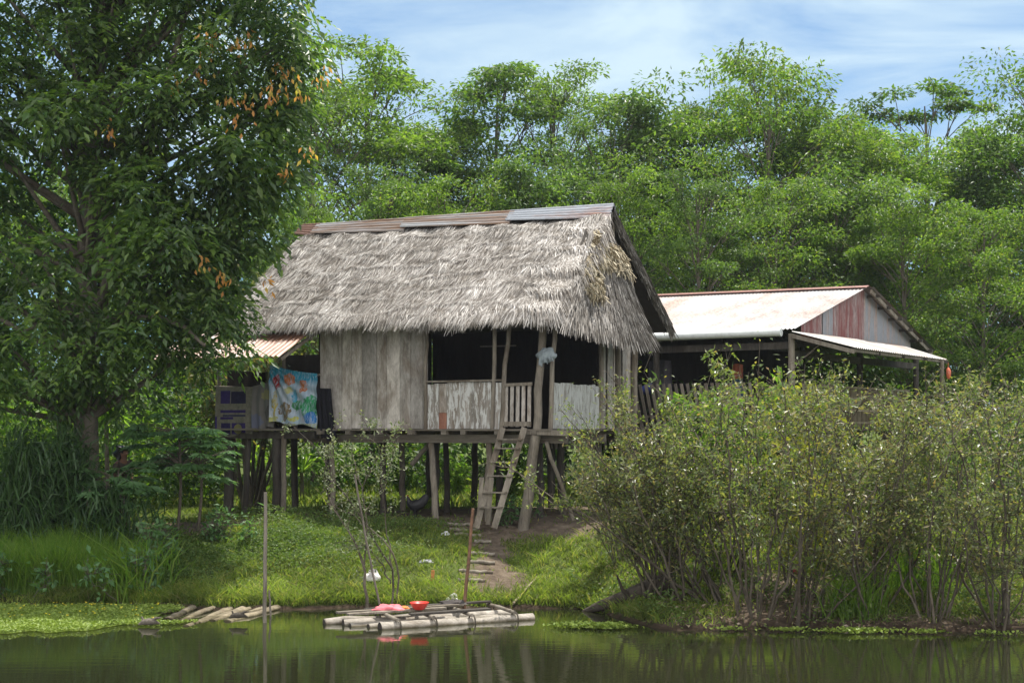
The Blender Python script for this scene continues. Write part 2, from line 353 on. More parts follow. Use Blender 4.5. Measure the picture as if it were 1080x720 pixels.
# ------------------------------------------------------------------ grass and ground cover (stuff)
def blades_on(ptsx, ptsy, h, w, lean=.5, zoff=0.0, mb=None):
    n = len(ptsx); z = ground_z(ptsx, ptsy)+zoff
    A = np.stack([ptsx, ptsy, z-.02], 1)
    an = RN.uniform(0, 6.283, n); l = RN.uniform(.1, 1, n)*lean
    H = np.broadcast_to(h, (n,))
    d = np.stack([np.cos(an)*l, np.sin(an)*l, np.ones(n)], 1)
    B = A+d*H[:, None]*.55
    d2 = np.stack([np.cos(an)*l*2.2, np.sin(an)*l*2.2, np.ones(n)*.75], 1)
    Cc = B+d2*H[:, None]*.5
    mb.blades(A, B, Cc, w, taper=.15)
def build_grass():
    mb = MB()
    n = 260000
    x = RN.uniform(-10.5, 9.5, n); y = RN.uniform(21.6, 33, n)
    keep = (y > shore(x)+.1) & (RN.random(n) > dirt(x, y)*.97) & (RN.random(n) < np.where(y < 29, 1, .45))
    keep &= (RN.random(n) < .55+.45*vnoise(x*1.1, y*1.4))
    x, y = x[keep], y[keep]
    h = (.05+.085*RN.random(len(x)))*(1+.55*np.clip(vnoise(x*1.6, y*1.6), -.6, 1))
    blades_on(x, y, h, .012+.01*RN.random(len(x)), .7, mb=mb)
    # tufts at the bank lip
    n = 9000
    x = RN.uniform(-8, 2.3, n); y = shore(x)+.12+np.abs(RN.normal(0, .28, n))
    k = RN.random(n) > dirt(x, y)*.9
    blades_on(x[k], y[k], .1+.16*RN.random(k.sum()), .014, .8, mb=mb)
    for i in range(420):
        cx, cy = RN.uniform(-6.5, 2.3), RN.uniform(24.2, 28.3)
        if dirt(cx, cy) > .6 or cy < shore(cx)+.15: continue
        k_ = RN.integers(10, 40); blades_on(RN.normal(cx, .07, k_), RN.normal(cy, .07, k_), RN.uniform(.10, .26)*RN.uniform(.6, 1.2, k_), .012, .9, mb=mb)
    # taller sunlit grass behind the house and behind the bush
    n = 60000
    x = RN.uniform(-22, 22, n); y = RN.uniform(31, 48, n)
    k_ = y > 33.5; x, y = x[k_], y[k_]; blades_on(x, y, .12+.22*RN.random(len(x)), .03, .6, mb=mb)
    n = 16000
    x = RN.uniform(2.4, 10, n); y = RN.uniform(24.5, 30.5, n)
    blades_on(x, y, .18+.3*RN.random(n), .022, .7, mb=mb)
    tag(mb.build('grass', M['grass']), 'short green grass covering the sloping bank', 'grass', kind='stuff')
    # broad-leaved low weeds among the grass, dark patch on the left bank
    mb = MB()
    n = 26000
    x = np.concatenate([RN.normal(-5.2, 1.4, n), RN.normal(-2.5, 2.0, n//3), RN.normal(-6.6, .5, n//5)])
    y = np.concatenate([RN.normal(27.0, .8, n), RN.normal(28.3, .35, n//3), RN.normal(25.8, .5, n//5)])
    k = (y > shore(x)+.2) & (RN.random(len(x)) > dirt(x, y))
    x, y = x[k], y[k]
    z = ground_z(x, y)+RN.random(len(x))*.3*(.4+.6*np.clip(vnoise(x*2, y*2)+.4, 0, 1))
    D = RN.normal(size=(len(x), 3)); D[:, 2] = abs(D[:, 2])*.6
    mb.leaves(np.stack([x, y, z], 1), D, .035+.05*RN.random(len(x)), .022+.012*RN.random(len(x)), up=(0, -.3, 1))
    tag(mb.build('ground_cover', M['leaf_weed']), 'low broad leaved weeds spreading over the left bank', 'weeds', kind='stuff')
    mb = MB()
    n = 13000
    x = RN.normal(-8.1, .95, n); y = 24.5+.35+np.abs(RN.normal(0, .75, n))
    k = (x < -6.3) & (y > shore(x)-.05)
    x, y = x[k], y[k]
    blades_on(x, y, (.35+.5*RN.random(len(x)))*(1.1-.25*np.clip(x+8, 0, 3)), .016, .35, mb=mb)
    x = RN.normal(-6.6, .3, 260); y = 25.2+RN.normal(0, .35, 260)
    blades_on(x, y, .5+.5*RN.random(260), .03, .6, mb=mb)
    tag(mb.build('tall_grass', M['tall_grass']), 'tall bright green grass behind the floating weed mat', 'grass', kind='stuff')
    for k_, (cx, cy, n, sp, lab) in enumerate([(5.35, 22.3, 420, .2, 'upright grass tuft at the waterline under the right bush'), (6.6, 23.4, 340, .3, 'bright grass tuft behind the stems of the right bush')]):
        mb = MB(); x = RN.normal(cx, sp, n); y = RN.normal(cy, sp*.7, n)
        blades_on(x, y, .35+.6*RN.random(n), .014, .55, mb=mb)
        g = gz = float(ground_z(cx, cy)); o = mb.build('grass_tuft', M['tall_grass'], off=(cx, cy, gz)); tag(o, lab, 'grass tuft')
build_grass()

def build_mats():
    # floating weed mat on the left
    mb = MB(); fl = MB()
    n = 52000
    x = RN.uniform(-11, -4.9, n); y = RN.uniform(20.8, 25.4, n)
    front = 21.35+1.25*sstep(-7.2, -5.2, x)+.12*np.sin(x*5)+.08*np.sin(x*11)
    back = shore(x)+.35
    right = -5.75+.25*np.sin(y*4)
    k = (y > front) & (y < back) & (x < right)
    tip = (np.abs(y-22.35-.1*np.sin(x*6)) < .17*(1-(x+5.6)/.75)) & (x > -6.2) & (x < -4.95)
    k |= tip
    x, y = x[k], y[k]; z = .012+RN.random(len(x))*.05
    an = RN.uniform(0, 6.283, len(x))
    D = np.stack([np.cos(an), np.sin(an), RN.uniform(0, .7, len(x))], 1)
    mb.leaves(np.stack([x, y, z], 1), D, .03+.035*RN.random(len(x)), .03, up=(0, 0, 1))
    X, Y = np.meshgrid(np.linspace(-11, -5.8, 60), np.linspace(0, 1, 12), indexing='ij')
    f = 21.4+1.25*sstep(-7.2, -5.2, X)+.12*np.sin(X*5)+.08*np.sin(X*11)
    Yw = f+(shore(X)+.35-f)*Y
    mb.grid(np.stack([X, Yw, np.full_like(X, .008)], -1))
    q = RN.choice(len(x), 190); keep = y[q] > 22.4
    q = q[keep]
    for i in q:
        c = np.array([x[i], y[i], .09]); th = RN.uniform(0, 6.28, 5)
        fl.leaves(np.repeat(c[None], 5, 0), np.stack([np.cos(th), np.sin(th), np.full(5, .3)], 1), .022, .02, up=(0, 0, 1))
    o = mb.build('floating_plants', M['mat_leaf']); tag(o, 'bright green mat of floating weed at the left shore', 'water weed', kind='stuff')
    o = fl.build('yellow_flowers', M['flower']); tag(o, 'tiny yellow flowers dotted over the floating weed', 'flowers', kind='stuff')
    mb = MB()
    for cx, cy, a, b_, n in ((1.15, 22.0, .42, .16, 500), (1.5, 21.85, .3, .1, 250), (5.2, 21.4, .5, .13, 330), (6.2, 21.3, .3, .07, 90), (4.2, 21.5, .3, .07, 110), (3.3, 21.6, .25, .04, 50), (8.0, 21.1, .5, .08, 120), (7.1, 21.2, .2, .04, 40)):
        x = RN.normal(cx, a*.6, n); y = RN.normal(cy, b_*.6, n); an = RN.uniform(0, 6.28, n)
        mb.leaves(np.stack([x, y, .01+RN.random(n)*.05], 1), np.stack([np.cos(an), np.sin(an), RN.uniform(0, .8, n)], 1), .06, .05, up=(0, 0, 1))
    tag(mb.build('water_lettuce', M['mat_leaf']), 'small floating leaves strung along the right waterline', 'water weed', kind='stuff')
build_mats()
def litter():
    mb = MB(); n = 5200
    x = RN.uniform(1.2, 10, n); y = shore(x)+RN.uniform(.02, 3.0, n)**1.0
    k = RN.random(n) < .3+.7*np.clip(vnoise(x*2, y*2), 0, 1); x, y = x[k], y[k]
    an = RN.uniform(0, 6.28, len(x)); mb.leaves(np.stack([x, y, ground_z(x, y)+.03], 1), np.stack([np.cos(an), np.sin(an), RN.uniform(-.1, .5, len(x))], 1), RN.uniform(.04, .1, len(x)), .035, up=(0, 0, 1))
    tag(mb.build('leaf_litter', leaf_mat('dry_leaf', [(0, (.09, .065, .04)), (.6, (.2, .15, .095)), (1, (.32, .27, .2))], .1, 1, .7, .2)), 'dry fallen leaves under the right bushes', 'leaves', kind='stuff')
    mb = MB(); n = 9000
    x = RN.uniform(1.0, 10, n); y = shore(x)+RN.uniform(-.02, 2.6, n)
    k = vnoise(x*1.9+3, y*2.3) > .12; x, y = x[k], y[k]
    z = ground_z(x, y)+RN.random(len(x))*.28; D = RN.normal(size=(len(x), 3)); D[:, 2] = np.abs(D[:, 2])*.6
    mb.leaves(np.stack([x, y, z], 1), D, RN.uniform(.04, .1, len(x)), .035, up=(0, -.2, 1))
    tag(mb.build('bank_weeds', M['leaf_weed']), 'low green weeds along the foot of the right bushes', 'weeds', kind='stuff')
litter()
#@@MARK1
# ------------------------------------------------------------------ the thatched stilt house
HZ = 1.2; HA = -math.radians(24); HC = np.array([.653, 28.0])
cu, su = math.cos(math.radians(24)), math.sin(math.radians(24))
def hw(u, v, z=0):           # house frame -> world
    return np.array([HC[0]+u*cu+v*su, HC[1]-u*su+v*cu, z])
def house_ground(u, v):
    q = hw(u, v); return float(ground_z(q[0], q[1]))
FL = 3.06      # top of the floor
house = empty('stilt_house', (HC[0], HC[1], HZ), HA, 'weathered board house on stilts under a grey thatched roof', 'house')
HO = (0, 0, HZ)
def hb(mb, name, mat, parent=house, smooth=False):
    return mb.build(name, mat, parent, smooth, off=HO)
def boards_wall(mb, p0, p1, z0, z1, w=.24, th=.025, gap=.006, ztop_j=.02, m=0, jit=.006):
    p0 = np.array(p0, float); p1 = np.array(p1, float); L = np.linalg.norm(p1-p0); d = (p1-p0)/L
    nrm = np.array([-d[1], d[0]]); s = 0
    while s < L-.04:
        ww = min(w*random.uniform(.75, 1.25), L-s)
        c = p0+d*(s+ww/2)+nrm*random.uniform(-jit, jit)
        mb.bar((c[0], c[1], z0+random.uniform(-.015, .01)), (c[0]+random.uniform(-.004, .004), c[1], z1+random.uniform(-ztop_j, ztop_j)), ww-gap, th, up=(nrm[0], nrm[1], 0), m=m)
        s += ww
# front wall boards, left of the window
w = MB(); boards_wall(w, (-5.15, 0), (-2.6, 0), FL, 5.3, .29, gap=.007, jit=.003); hb(w, 'board_wall', M['board'])
w = MB(); boards_wall(w, (-2.6, -.012), (-2.33, -.012), FL, 3.98, .13); boards_wall(w, (-2.15, -.012), (-.9, -.012), FL, 4.0, .26, gap=.004); hb(w, 'half_wall', M['board_white'])
w = MB(); w.bar((-2.24, -.012, FL+.33), (-2.24, -.012, 3.98), .17, .025, up=(0, 1, 0)); hb(w, 'wall_board', M['board'])
w = MB(); w.bar((-2.24, -.016, FL), (-2.24, -.016, FL+.325), .17, .025, up=(0, 1, 0)); o = hb(w, 'wall_board', M['board_red']); o['label'] = 'short reddish board at the foot of the half wall'
w = MB(); boards_wall(w, (.1, .1), (.1, 2.8), FL, 3.98, .17, gap=.004, jit=.004); o = hb(w, 'half_wall', M['board_white2'])
w = MB(); boards_wall(w, (.1, 2.82), (.1, 5.2), FL, 5.3, .34, gap=.07, jit=.02); hb(w, 'board_wall', M['board'])
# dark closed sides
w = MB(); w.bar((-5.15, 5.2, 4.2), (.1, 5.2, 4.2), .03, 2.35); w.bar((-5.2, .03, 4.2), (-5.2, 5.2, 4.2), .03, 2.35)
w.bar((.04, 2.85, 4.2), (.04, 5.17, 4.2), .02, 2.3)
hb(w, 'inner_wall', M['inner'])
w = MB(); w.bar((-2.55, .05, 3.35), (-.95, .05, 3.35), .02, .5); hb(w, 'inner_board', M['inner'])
# floor
w = MB()
for i in range(30):
    v = -.12+i*.18
    if v < 5.2: w.bar((-5.3, v, FL-.02), (.2, v, FL-.02), .172, .035)
hb(w, 'floor_boards', M['beam'])
for v in (.12, 2.6, 5.1):
    w = MB(); w.bar((-5.6, v, FL-.2), (.42 if v < 1 else .3, v, FL-.2), .13, .17); hb(w, 'floor_beam', M['beam'])
for i, u in enumerate((-5.0, -4.35, -3.6, -2.85, -2.1, -1.7, -.95, -.15)):
    w = MB(); w.bar((u, -.2-.12*random.random(), FL-.075), (u, 5.2, FL-.075), .11, .075); hb(w, 'floor_joist', M['beam'])
w = MB(); w.bar((-.33, -.12, FL-.06), (.75, -.08, FL-.09), .16, .1); hb(w, 'floor_joist', M['post'])
# posts of the open front
def post(p0, p1, r, mat='post', n=8, name='post', sq=False):
    w = MB()
    if sq: w.bar(p0, p1, r*2, r*1.5, up=(0, 1, 0))
    else:
        p0 = np.array(p0, float); p1 = np.array(p1, float)
        ts = np.linspace(0, 1, 6)[:, None]; pts = p0+(p1-p0)*ts; pts[1:-1] += RN.normal(0, .012, (4, 3))*[1, 1, 0]
        w.tube(pts, r*(1.06-.14*ts[:, 0]), n)
    return hb(w, name, M[mat], smooth=not sq)
post((-1.13, -.04, FL), (-1.08, -.03, 5.2), .045)
post((-.92, -.06, FL), (-.75, -.05, 5.2), .05, 'post')
post((-.16, -.06, FL-.2), (-.02, -.05, 5.25), .085, 'post')
post((.14, -.06, FL), (.22, 0, 5.25), .05, 'post')
post((-2.63, -.035, FL), (-2.61, -.035, 5.2), .04, 'post')
post((.13, 2.8, FL), (.13, 2.8, 5.2), .06)
post((.17, 3.75, FL-.3), (.17, 3.75, 5.2), .075); post((.17, 4.85, FL-.3), (.17, 4.85, 5.2), .08)
w = MB(); w.bar((-2.62, -.05, 4.02), (-.9, -.05, 4.03), .05, .035); hb(w, 'window_sill', M['post'])
w = MB(); w.bar((-5.3, .05, 5.12), (.4, .05, 5.12), .09, .1); hb(w, 'wall_plate', M['post_dark'])
w = MB(); w.bar((-2.45, 2.2, 4.85), (-1.6, 2.2, 4.85), .04, .03); hb(w, 'shelf_rail', M['post'])
# gate
g = empty('gate', (0, 0, 0)); g.parent = house
def gpart(w, name, mat): return w.build(name, mat, g, False, off=HO)
w = MB(); w.bar((-.88, -.085, 3.93), (-.24, -.085, 3.95), .035, .06); gpart(w, 'rail', M['post'])
w = MB(); w.bar((-.88, -.085, 3.16), (-.26, -.085, 3.16), .035, .09); gpart(w, 'rail', M['post'])
for i in range(5):
    u = -.82+i*.125; w = MB(); w.bar((u, -.06, FL+.04), (u+.012, -.06, 3.95), .075, .02, up=(0, 1, 0)); gpart(w, 'slat', M['board'])
# stilts
def stilt(u, v, r, du=0, mat='post', top=None):
    z0 = house_ground(u+du, v)-.15
    post((u+du, v, z0), (u, v, (top or FL-.25)), r, mat, name='stilt')
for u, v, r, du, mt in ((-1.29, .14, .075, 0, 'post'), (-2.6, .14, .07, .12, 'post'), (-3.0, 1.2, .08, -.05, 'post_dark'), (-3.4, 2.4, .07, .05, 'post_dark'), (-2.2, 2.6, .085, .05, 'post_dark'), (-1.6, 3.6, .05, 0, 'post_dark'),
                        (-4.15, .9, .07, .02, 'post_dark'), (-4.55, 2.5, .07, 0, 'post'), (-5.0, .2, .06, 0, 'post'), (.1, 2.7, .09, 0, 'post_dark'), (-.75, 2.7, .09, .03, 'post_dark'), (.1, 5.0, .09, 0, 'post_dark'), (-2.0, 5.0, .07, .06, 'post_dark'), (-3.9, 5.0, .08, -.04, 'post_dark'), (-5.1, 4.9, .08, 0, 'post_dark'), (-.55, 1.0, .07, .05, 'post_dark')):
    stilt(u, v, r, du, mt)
post((-.42, -.16, house_ground(-.4, -.16)-.15), (-.16, -.1, FL-.12), .115, 'post', name='stilt')
for p0, p1, r in (((.05, -.05, FL-.25), (.38, .55, 1.25), .04), ((-3.35, .7, 2.3), (-2.75, .75, 2.95), .05)):
    post(p0, p1, r, 'post', name='brace')
# porch on the left
pf = empty('porch', (0, 0, 0)); pf.parent = house
def pp(w, name, mat, smooth=False): return w.build(name, mat, pf, smooth, off=HO)
w = MB()
for i in range(14): w.bar((-7.75, -.25+i*.19, FL-.01), (-5.22, -.22+i*.19, FL-.02), .18, .04)
pp(w, 'porch_floor', M['beam'])
w = MB(); w.bar((-7.7, -.1, FL-.13), (-5.2, -.1, FL-.13), .12, .16); pp(w, 'porch_beam', M['post_dark'])
for u, v, r, du, mt in ((-7.55, .1, .11, 0, 'post_dark'), (-7.3, .35, .07, 0, 'post'), (-6.95, 0, .06, -.12, 'post_dark'), (-6.2, -.05, .11, .02, 'post_dark'), (-5.98, -.12, .06, -.02, 'post'), (-5.75, 1.2, .07, .15, 'post_dark'), (-7.2, 2.2, .08, 0, 'post_dark')):
    z0 = house_ground(u+du, v)-.15; w = MB(); pts = np.linspace((u+du, v, z0), (u, v, FL-.05), 6); pts[1:-1] += RN.normal(0, .012, (4, 3))*[1, 1, 0]
    w.tube(pts, r, 8); pp(w, 'stilt', M[mt], True)
for u, v, z1 in ((-6.05, -.02, 4.75), (-5.75, -.02, 4.3), (-7.7, -.05, 4.9), (-7.7, 2.4, 5.2)):
    w = MB(); w.tube(np.linspace((u, v, FL), (u, v, z1), 4), .04, 8); pp(w, 'porch_post', M['post'], True)
w = MB(); w.tube([(-7.8, -.08, 3.98), (-6.4, -.08, 3.93), (-5.12, -.08, 4.2)], .022, 6); pp(w, 'porch_rail', M['post'], True)
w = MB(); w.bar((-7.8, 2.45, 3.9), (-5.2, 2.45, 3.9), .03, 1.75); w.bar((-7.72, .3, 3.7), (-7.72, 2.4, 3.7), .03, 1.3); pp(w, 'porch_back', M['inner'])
def corrugated(p00, p10, p01, p11, period, amp, along=True, th=.0, per=6, rows=4, m=0, mb=None, sag=0):
    """sheet between corners; ribs run from p0* to p1* rows; columns go p*0 -> p*1"""
    p00, p10, p01, p11 = (np.array(q, float) for q in (p00, p10, p01, p11))
    Wd = np.linalg.norm(p01-p00); nc = max(4, int(Wd/period*per)); b = mb or MB()
    a = np.linspace(0, 1, nc)[None, :, None]; r = np.linspace(0, 1, rows)[:, None, None]
    X = (p00*(1-r)+p10*r)*(1-a)+(p01*(1-r)+p11*r)*a
    nrm = np.cross(p10-p00, p01-p00); nrm /= np.linalg.norm(nrm)
    if nrm[2] < 0: nrm = -nrm
    X = X+nrm*(amp*np.sin(a*Wd/period*2*math.pi)) + np.array([0, 0, -1.])*sag*np.sin(r*math.pi)
    b.grid(X); X2 = X-nrm*.004; b.grid(X2[:, ::-1]); return b
# porch tin awning
b = corrugated((-8.3, -.35, 5.12), (-8.3, -1.6, 4.53), (-5.02, -.35, 5.16), (-5.05, -1.65, 4.52), .13, .018, rows=3)
pp(b, 'tin_awning', M['tin_rust'], True)
for u in (-5.1, -6.6, -8.1):
    w = MB(); w.bar((u, -.2, 5.1), (u, -1.6, 4.46), .05, .06); pp(w, 'rafter', M['post'])

# ---- thatched roof
RID = (2.6, 7.62); EAV = (-.6, 5.27)
def roof_pt(u, s, v0=RID, v1=EAV):   # s 0 ridge..1 eave
    s = np.asarray(s, float); u = np.asarray(u, float)
    return np.stack([u, v0[0]+(v1[0]-v0[0])*s, v0[1]+(v1[1]-v0[1])*s+.0*u], -1)
SL = np.array([0, EAV[0]-RID[0], EAV[1]-RID[1]]); SLEN = np.linalg.norm(SL); SL = SL/SLEN
NR = np.array([0, SL[2], -SL[1]]); NR = NR*np.sign(NR[2])
def thick(u, s):
    """lumpy courses: each course swells towards its lower lip"""
    nb = 6.0; wob = .30*np.sin(u*.8+1+s*2)+.16*np.sin(u*1.9+s*5)+.12*np.sin(u*2.7+s*3)+.06*np.sin(u*6.1)
    f = np.mod(s*nb+wob, 1.0)
    f = np.where(f > .9, .9*(1-f)/.1, f)
    return .05+.075*(f/.9)**2+.03*np.sin(u*3.3+s*9)*np.sin(s*23+u)+.02*np.sin(u*9.1+s*4)
roof = empty('thatch_roof', (0, 0, 0)); roof.parent = house
def rp(w, name, mat, smooth=False): return w.build(name, mat, roof, smooth, off=HO)
u_ = np.linspace(-7.1, .47, 150); s_ = np.linspace(0, 1, 70)
U, S = np.meshgrid(u_, s_, indexing='ij')
top = roof_pt(U, S)+NR*(thick(U, S)[..., None]-.03)
top[..., 0] += 0
w = MB(); w.grid(top); bot = roof_pt(U, S)-NR*.08; w.grid(bot[:, ::-1])
for e in (0, -1): w.grid(np.stack([top[e], bot[e]], 0) if e else np.stack([bot[e], top[e]], 0))
w.grid(np.stack([bot[:, -1], top[:, -1]], 1))
rp(w, 'front_slope', M['thatch_base'])
w = MB(); n = 115000
u = RN.uniform(-7.12, .5, n); s = RN.uniform(.035, .985, n)
L = RN.uniform(.2, .5, n); lat = RN.normal(-.10, .17, n)+np.where(u > -.2, .35*(u+.2), 0)
d = SL[None]+np.stack([lat, 0*lat, 0*lat], 1)
A = roof_pt(u, s)+NR*(thick(u, s)-.03)[:, None]
s2 = s+L*.5/SLEN; s3 = s+L/SLEN
lift = RN.uniform(.0, .03, n); tail = np.where(s3 > 1, (s3-1)*SLEN, 0)
Bm = A+d*(L*.5)[:, None]; Bm += NR*(np.maximum(thick(u, np.minimum(s2, .999))-thick(u, s), -.03)+lift*.7+.012)[:, None]
Cm = A+d*L[:, None]; Cm += NR*(np.maximum(thick(u, np.minimum(s3, .999))-thick(u, s), -.05)+lift+.01)[:, None]
Cm[:, 2] -= .25*tail
w.blades(A, Bm, Cm, RN.uniform(.005, .014, n), taper=.3)
rp(w, 'thatch_fronds', M['thatch'])
w = MB(); n = 6500
u = RN.uniform(-7.12, .6, n); s = RN.uniform(.93, 1.0, n); L = RN.uniform(.12, .34, n)*(1+.25*np.sin(u*2.3)+.15*np.sin(u*7))
A = roof_pt(u, s)+NR*RN.uniform(-.08, .1, n)[:, None]
lat = RN.normal(0, .2, n); d = np.stack([lat, np.full(n, -.55), np.full(n, -.7)], 1); d2 = np.stack([lat*1.2, np.full(n, -.25), np.full(n, -1.0)], 1)
Bm = A+d*(L*.5)[:, None]; Cm = Bm+d2*(L*.5)[:, None]
w.blades(A, Bm, Cm, RN.uniform(.009, .024, n), taper=.25)
rp(w, 'eave_fringe', M['thatch'])
# back slope (its underside shows at the right gable)
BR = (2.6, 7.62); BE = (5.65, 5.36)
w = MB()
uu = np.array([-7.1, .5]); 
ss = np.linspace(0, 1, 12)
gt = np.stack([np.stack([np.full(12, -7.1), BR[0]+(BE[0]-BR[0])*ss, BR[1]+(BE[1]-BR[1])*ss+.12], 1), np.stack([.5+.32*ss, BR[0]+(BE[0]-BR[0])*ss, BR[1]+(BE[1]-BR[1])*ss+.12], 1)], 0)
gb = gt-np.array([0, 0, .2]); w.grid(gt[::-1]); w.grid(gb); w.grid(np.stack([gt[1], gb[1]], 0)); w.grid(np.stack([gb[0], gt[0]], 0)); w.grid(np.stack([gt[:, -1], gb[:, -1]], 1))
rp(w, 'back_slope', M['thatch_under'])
w = MB(); n = 3600
s = RN.uniform(0, 1, n); s[:2600] = RN.random(2600)
u = .5+.32*s-np.abs(RN.normal(0, .12, n)); 
A = np.stack([u, BR[0]+(BE[0]-BR[0])*s, BR[1]+(BE[1]-BR[1])*s+.12-RN.uniform(0, .2, n)*(u > .4+.32*s)], 1)
bd = np.array([0, BE[0]-BR[0], BE[1]-BR[1]]); bd /= np.linalg.norm(bd)
d = bd[None]+RN.normal(0, .1, (n, 3))+np.array([.1, 0, -.12]); L = RN.uniform(.12, .3, n)
w.blades(A, A+d*(L*.5)[:, None], A+d*L[:, None]+np.array([.02, 0, -.05]), RN.uniform(.012, .03, n))
rp(w, 'rake_fringe', M['thatch_grey'])
# gable skirt of hanging thatch on the right end
def skirt(f, h):   # f across 0..1 , h down 0..1
    y0, y1 = 1.7-2.5*h, 3.0+.8*h
    return np.stack([.3+.62*h**1.25*(.6+.4*f)+.1*np.sin(f*9+h*4)*h*.4, y0+(y1-y0)*f, 7.2-2.2*h-.12*np.sin(f*3.14)*0], -1)
ff, hh = np.meshgrid(np.linspace(0, 1, 30), np.linspace(0, .93, 30), indexing='ij')
w = MB(); sk = skirt(ff, hh); w.grid(sk); w.grid((sk-np.array([.1, 0, 0]))[:, ::-1])
rp(w, 'gable_base', M['thatch_base'])
w = MB(); n = 15000
f = RN.random(n); h = RN.uniform(.0, .93, n); L = RN.uniform(.3, .6, n)
A = skirt(f, h)+np.stack([RN.uniform(0, .05, n), 0*f, 0*f], 1)
h2 = h+L/2.3
d = skirt(f, np.minimum(h2, 1.06))-skirt(f, h); d /= np.linalg.norm(d, axis=1)[:, None]; d = d+np.stack([np.zeros(n), RN.normal(0, .07, n), np.zeros(n)], 1)
lift = RN.uniform(.02, .09, n)[:, None]*np.array([[1, -.2, 0]])
w.blades(A, A+d*(L*.5)[:, None]+lift, A+d*L[:, None]+lift*1.2, RN.uniform(.012, .03, n), taper=.3)
rp(w, 'gable_thatch', M['thatch_grey'])
# cream knotted leaf bases, upper band and patch near the hip
w = MB()
for (f0, f1, h0, h1, n) in ((.2, 1.0, .12, .34, 3000), (.1, .36, .46, .66, 1100), (.0, .22, 0, .5, 1200)):
    f = RN.uniform(f0, f1, n); h = RN.uniform(h0, h1, n)
    h = h+.03*np.sin(f*40)
    A = skirt(f, h)+np.stack([RN.uniform(.08, .17, n), RN.normal(0, .01, n), 0*f], 1)
    d = RN.normal(0, .5, (n, 3))+np.array([.3, 0, -1]); L = RN.uniform(.06, .17, n)
    w.blades(A, A+d*(L*.5)[:, None]+np.array([.03, 0, 0]), A+d*L[:, None], RN.uniform(.018, .035, n), taper=.6)
rp(w, 'leaf_knots', M['thatch_cream'])
# loose pale bundles turning round the hip edge
w = MB(); n = 7000
s = RN.uniform(.08, .99, n); A = roof_pt(np.full(n, .42)-np.abs(RN.normal(0, .28, n)), s)+NR*(thick(.4+0*s, s)+.03)[:, None]
lat = RN.uniform(.15, .8, n); d = SL[None]*RN.uniform(.6, 1, n)[:, None]+np.stack([lat, .12*lat, -.25*lat], 1); L = RN.uniform(.25, .6, n)
Bm = A+d*(L*.5)[:, None]+NR*.03; Cm = Bm+(d+np.array([-.1, .15, -.55]))*(L*.5)[:, None]
w.blades(A, Bm, Cm, RN.uniform(.008, .02, n), taper=.3)
rp(w, 'hip_fronds', M['thatch'])
# gable frame poles in the dark peak
for p0, p1 in (((.38, 2.6, 6.3), (.4, 2.6, 7.75)), ((.4, 2.85, 6.6), (.42, 2.75, 7.6)), ((.3, 1.9, 7.0), (.3, 3.4, 7.0))):
    w = MB(); w.tube(np.linspace(p0, p1, 3), .028, 6); rp(w, 'gable_pole', M['post'], True)
w = MB(); w.bar((.05, 1.2, 6.5), (.05, 4.2, 6.5), .02, 2.0); w.v = [np.where(True, q, q) for q in w.v]
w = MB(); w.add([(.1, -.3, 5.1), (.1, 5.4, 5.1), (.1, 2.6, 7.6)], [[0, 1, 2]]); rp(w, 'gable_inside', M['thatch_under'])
# ridge cap of corrugated sheets, ribs along the ridge
rc = empty('ridge_cap', (0, 0, 0)); rc.parent = roof
for (ua, ub, mt, dz) in ((-7.28, -6.75, 'tin_brown', .012), (-6.85, -4.4, 'tin_mixed', .0), (-4.5, -1.8, 'tin_mixed', .01), (-1.9, .5, 'tin_silver', .008)):
    b = MB()
    for sgn in (-1, 1):
        e = (2.6+sgn*.30, 7.83-.33+dz)
        corrugated((ua, 2.6, 7.83+dz), (ub, 2.6, 7.83+dz), (ua, e[0], e[1]+.08), (ub, e[0], e[1]), .085, .02, per=8, rows=9, mb=b)
    b.build('ridge_sheet', M[mt], rc, True, off=HO)

# ------------------------------------------------------------------ ladder
def hthing(name, label, cat, u, v, z, group=None):
    q = hw(u, v, z); return empty(name, q, HA, label, cat, group), np.array([u, v, z])
ld = empty('ladder', P(512, 551, 27.5), 0, 'grey plank ladder leaning from the ground up to the gate', 'ladder')
lo = np.array(ld.location)
def lrail(x0, y0, d0, x1, y1, d1):
    w = MB(); w.bar(P(x0, y0, d0)-lo, P(x1, y1, d1)-lo, .06, .12, up=(1, .1, 0)); w.build('rail', M['post'], ld)
lrail(502, 557, 27.55, 530, 451, 28.05); lrail(521, 557, 27.35, 553, 451, 27.85)
for i, yy in enumerate((463, 472.5, 487, 501.5, 519, 534.5)):
    k = (557-yy)/106
    a = P(502+28*k-2, yy, 27.5+.5*k)-lo; c = P(521+32*k+2, yy+.3, 27.3+.5*k)-lo
    w = MB(); w.bar(a, c, .1, .028); w.build('rung', M['post'], ld)
for i, (px0, d) in enumerate(((506, 27.7), (515.5, 27.7))):
    w = MB(); q0 = P(px0-1, 553, d)-lo; q1 = P(px0+2+i, 503, d)-lo; w.bar(q0, q1, .09, .06, up=(0, 1, 0)); w.build('support_post', M['post'], ld)
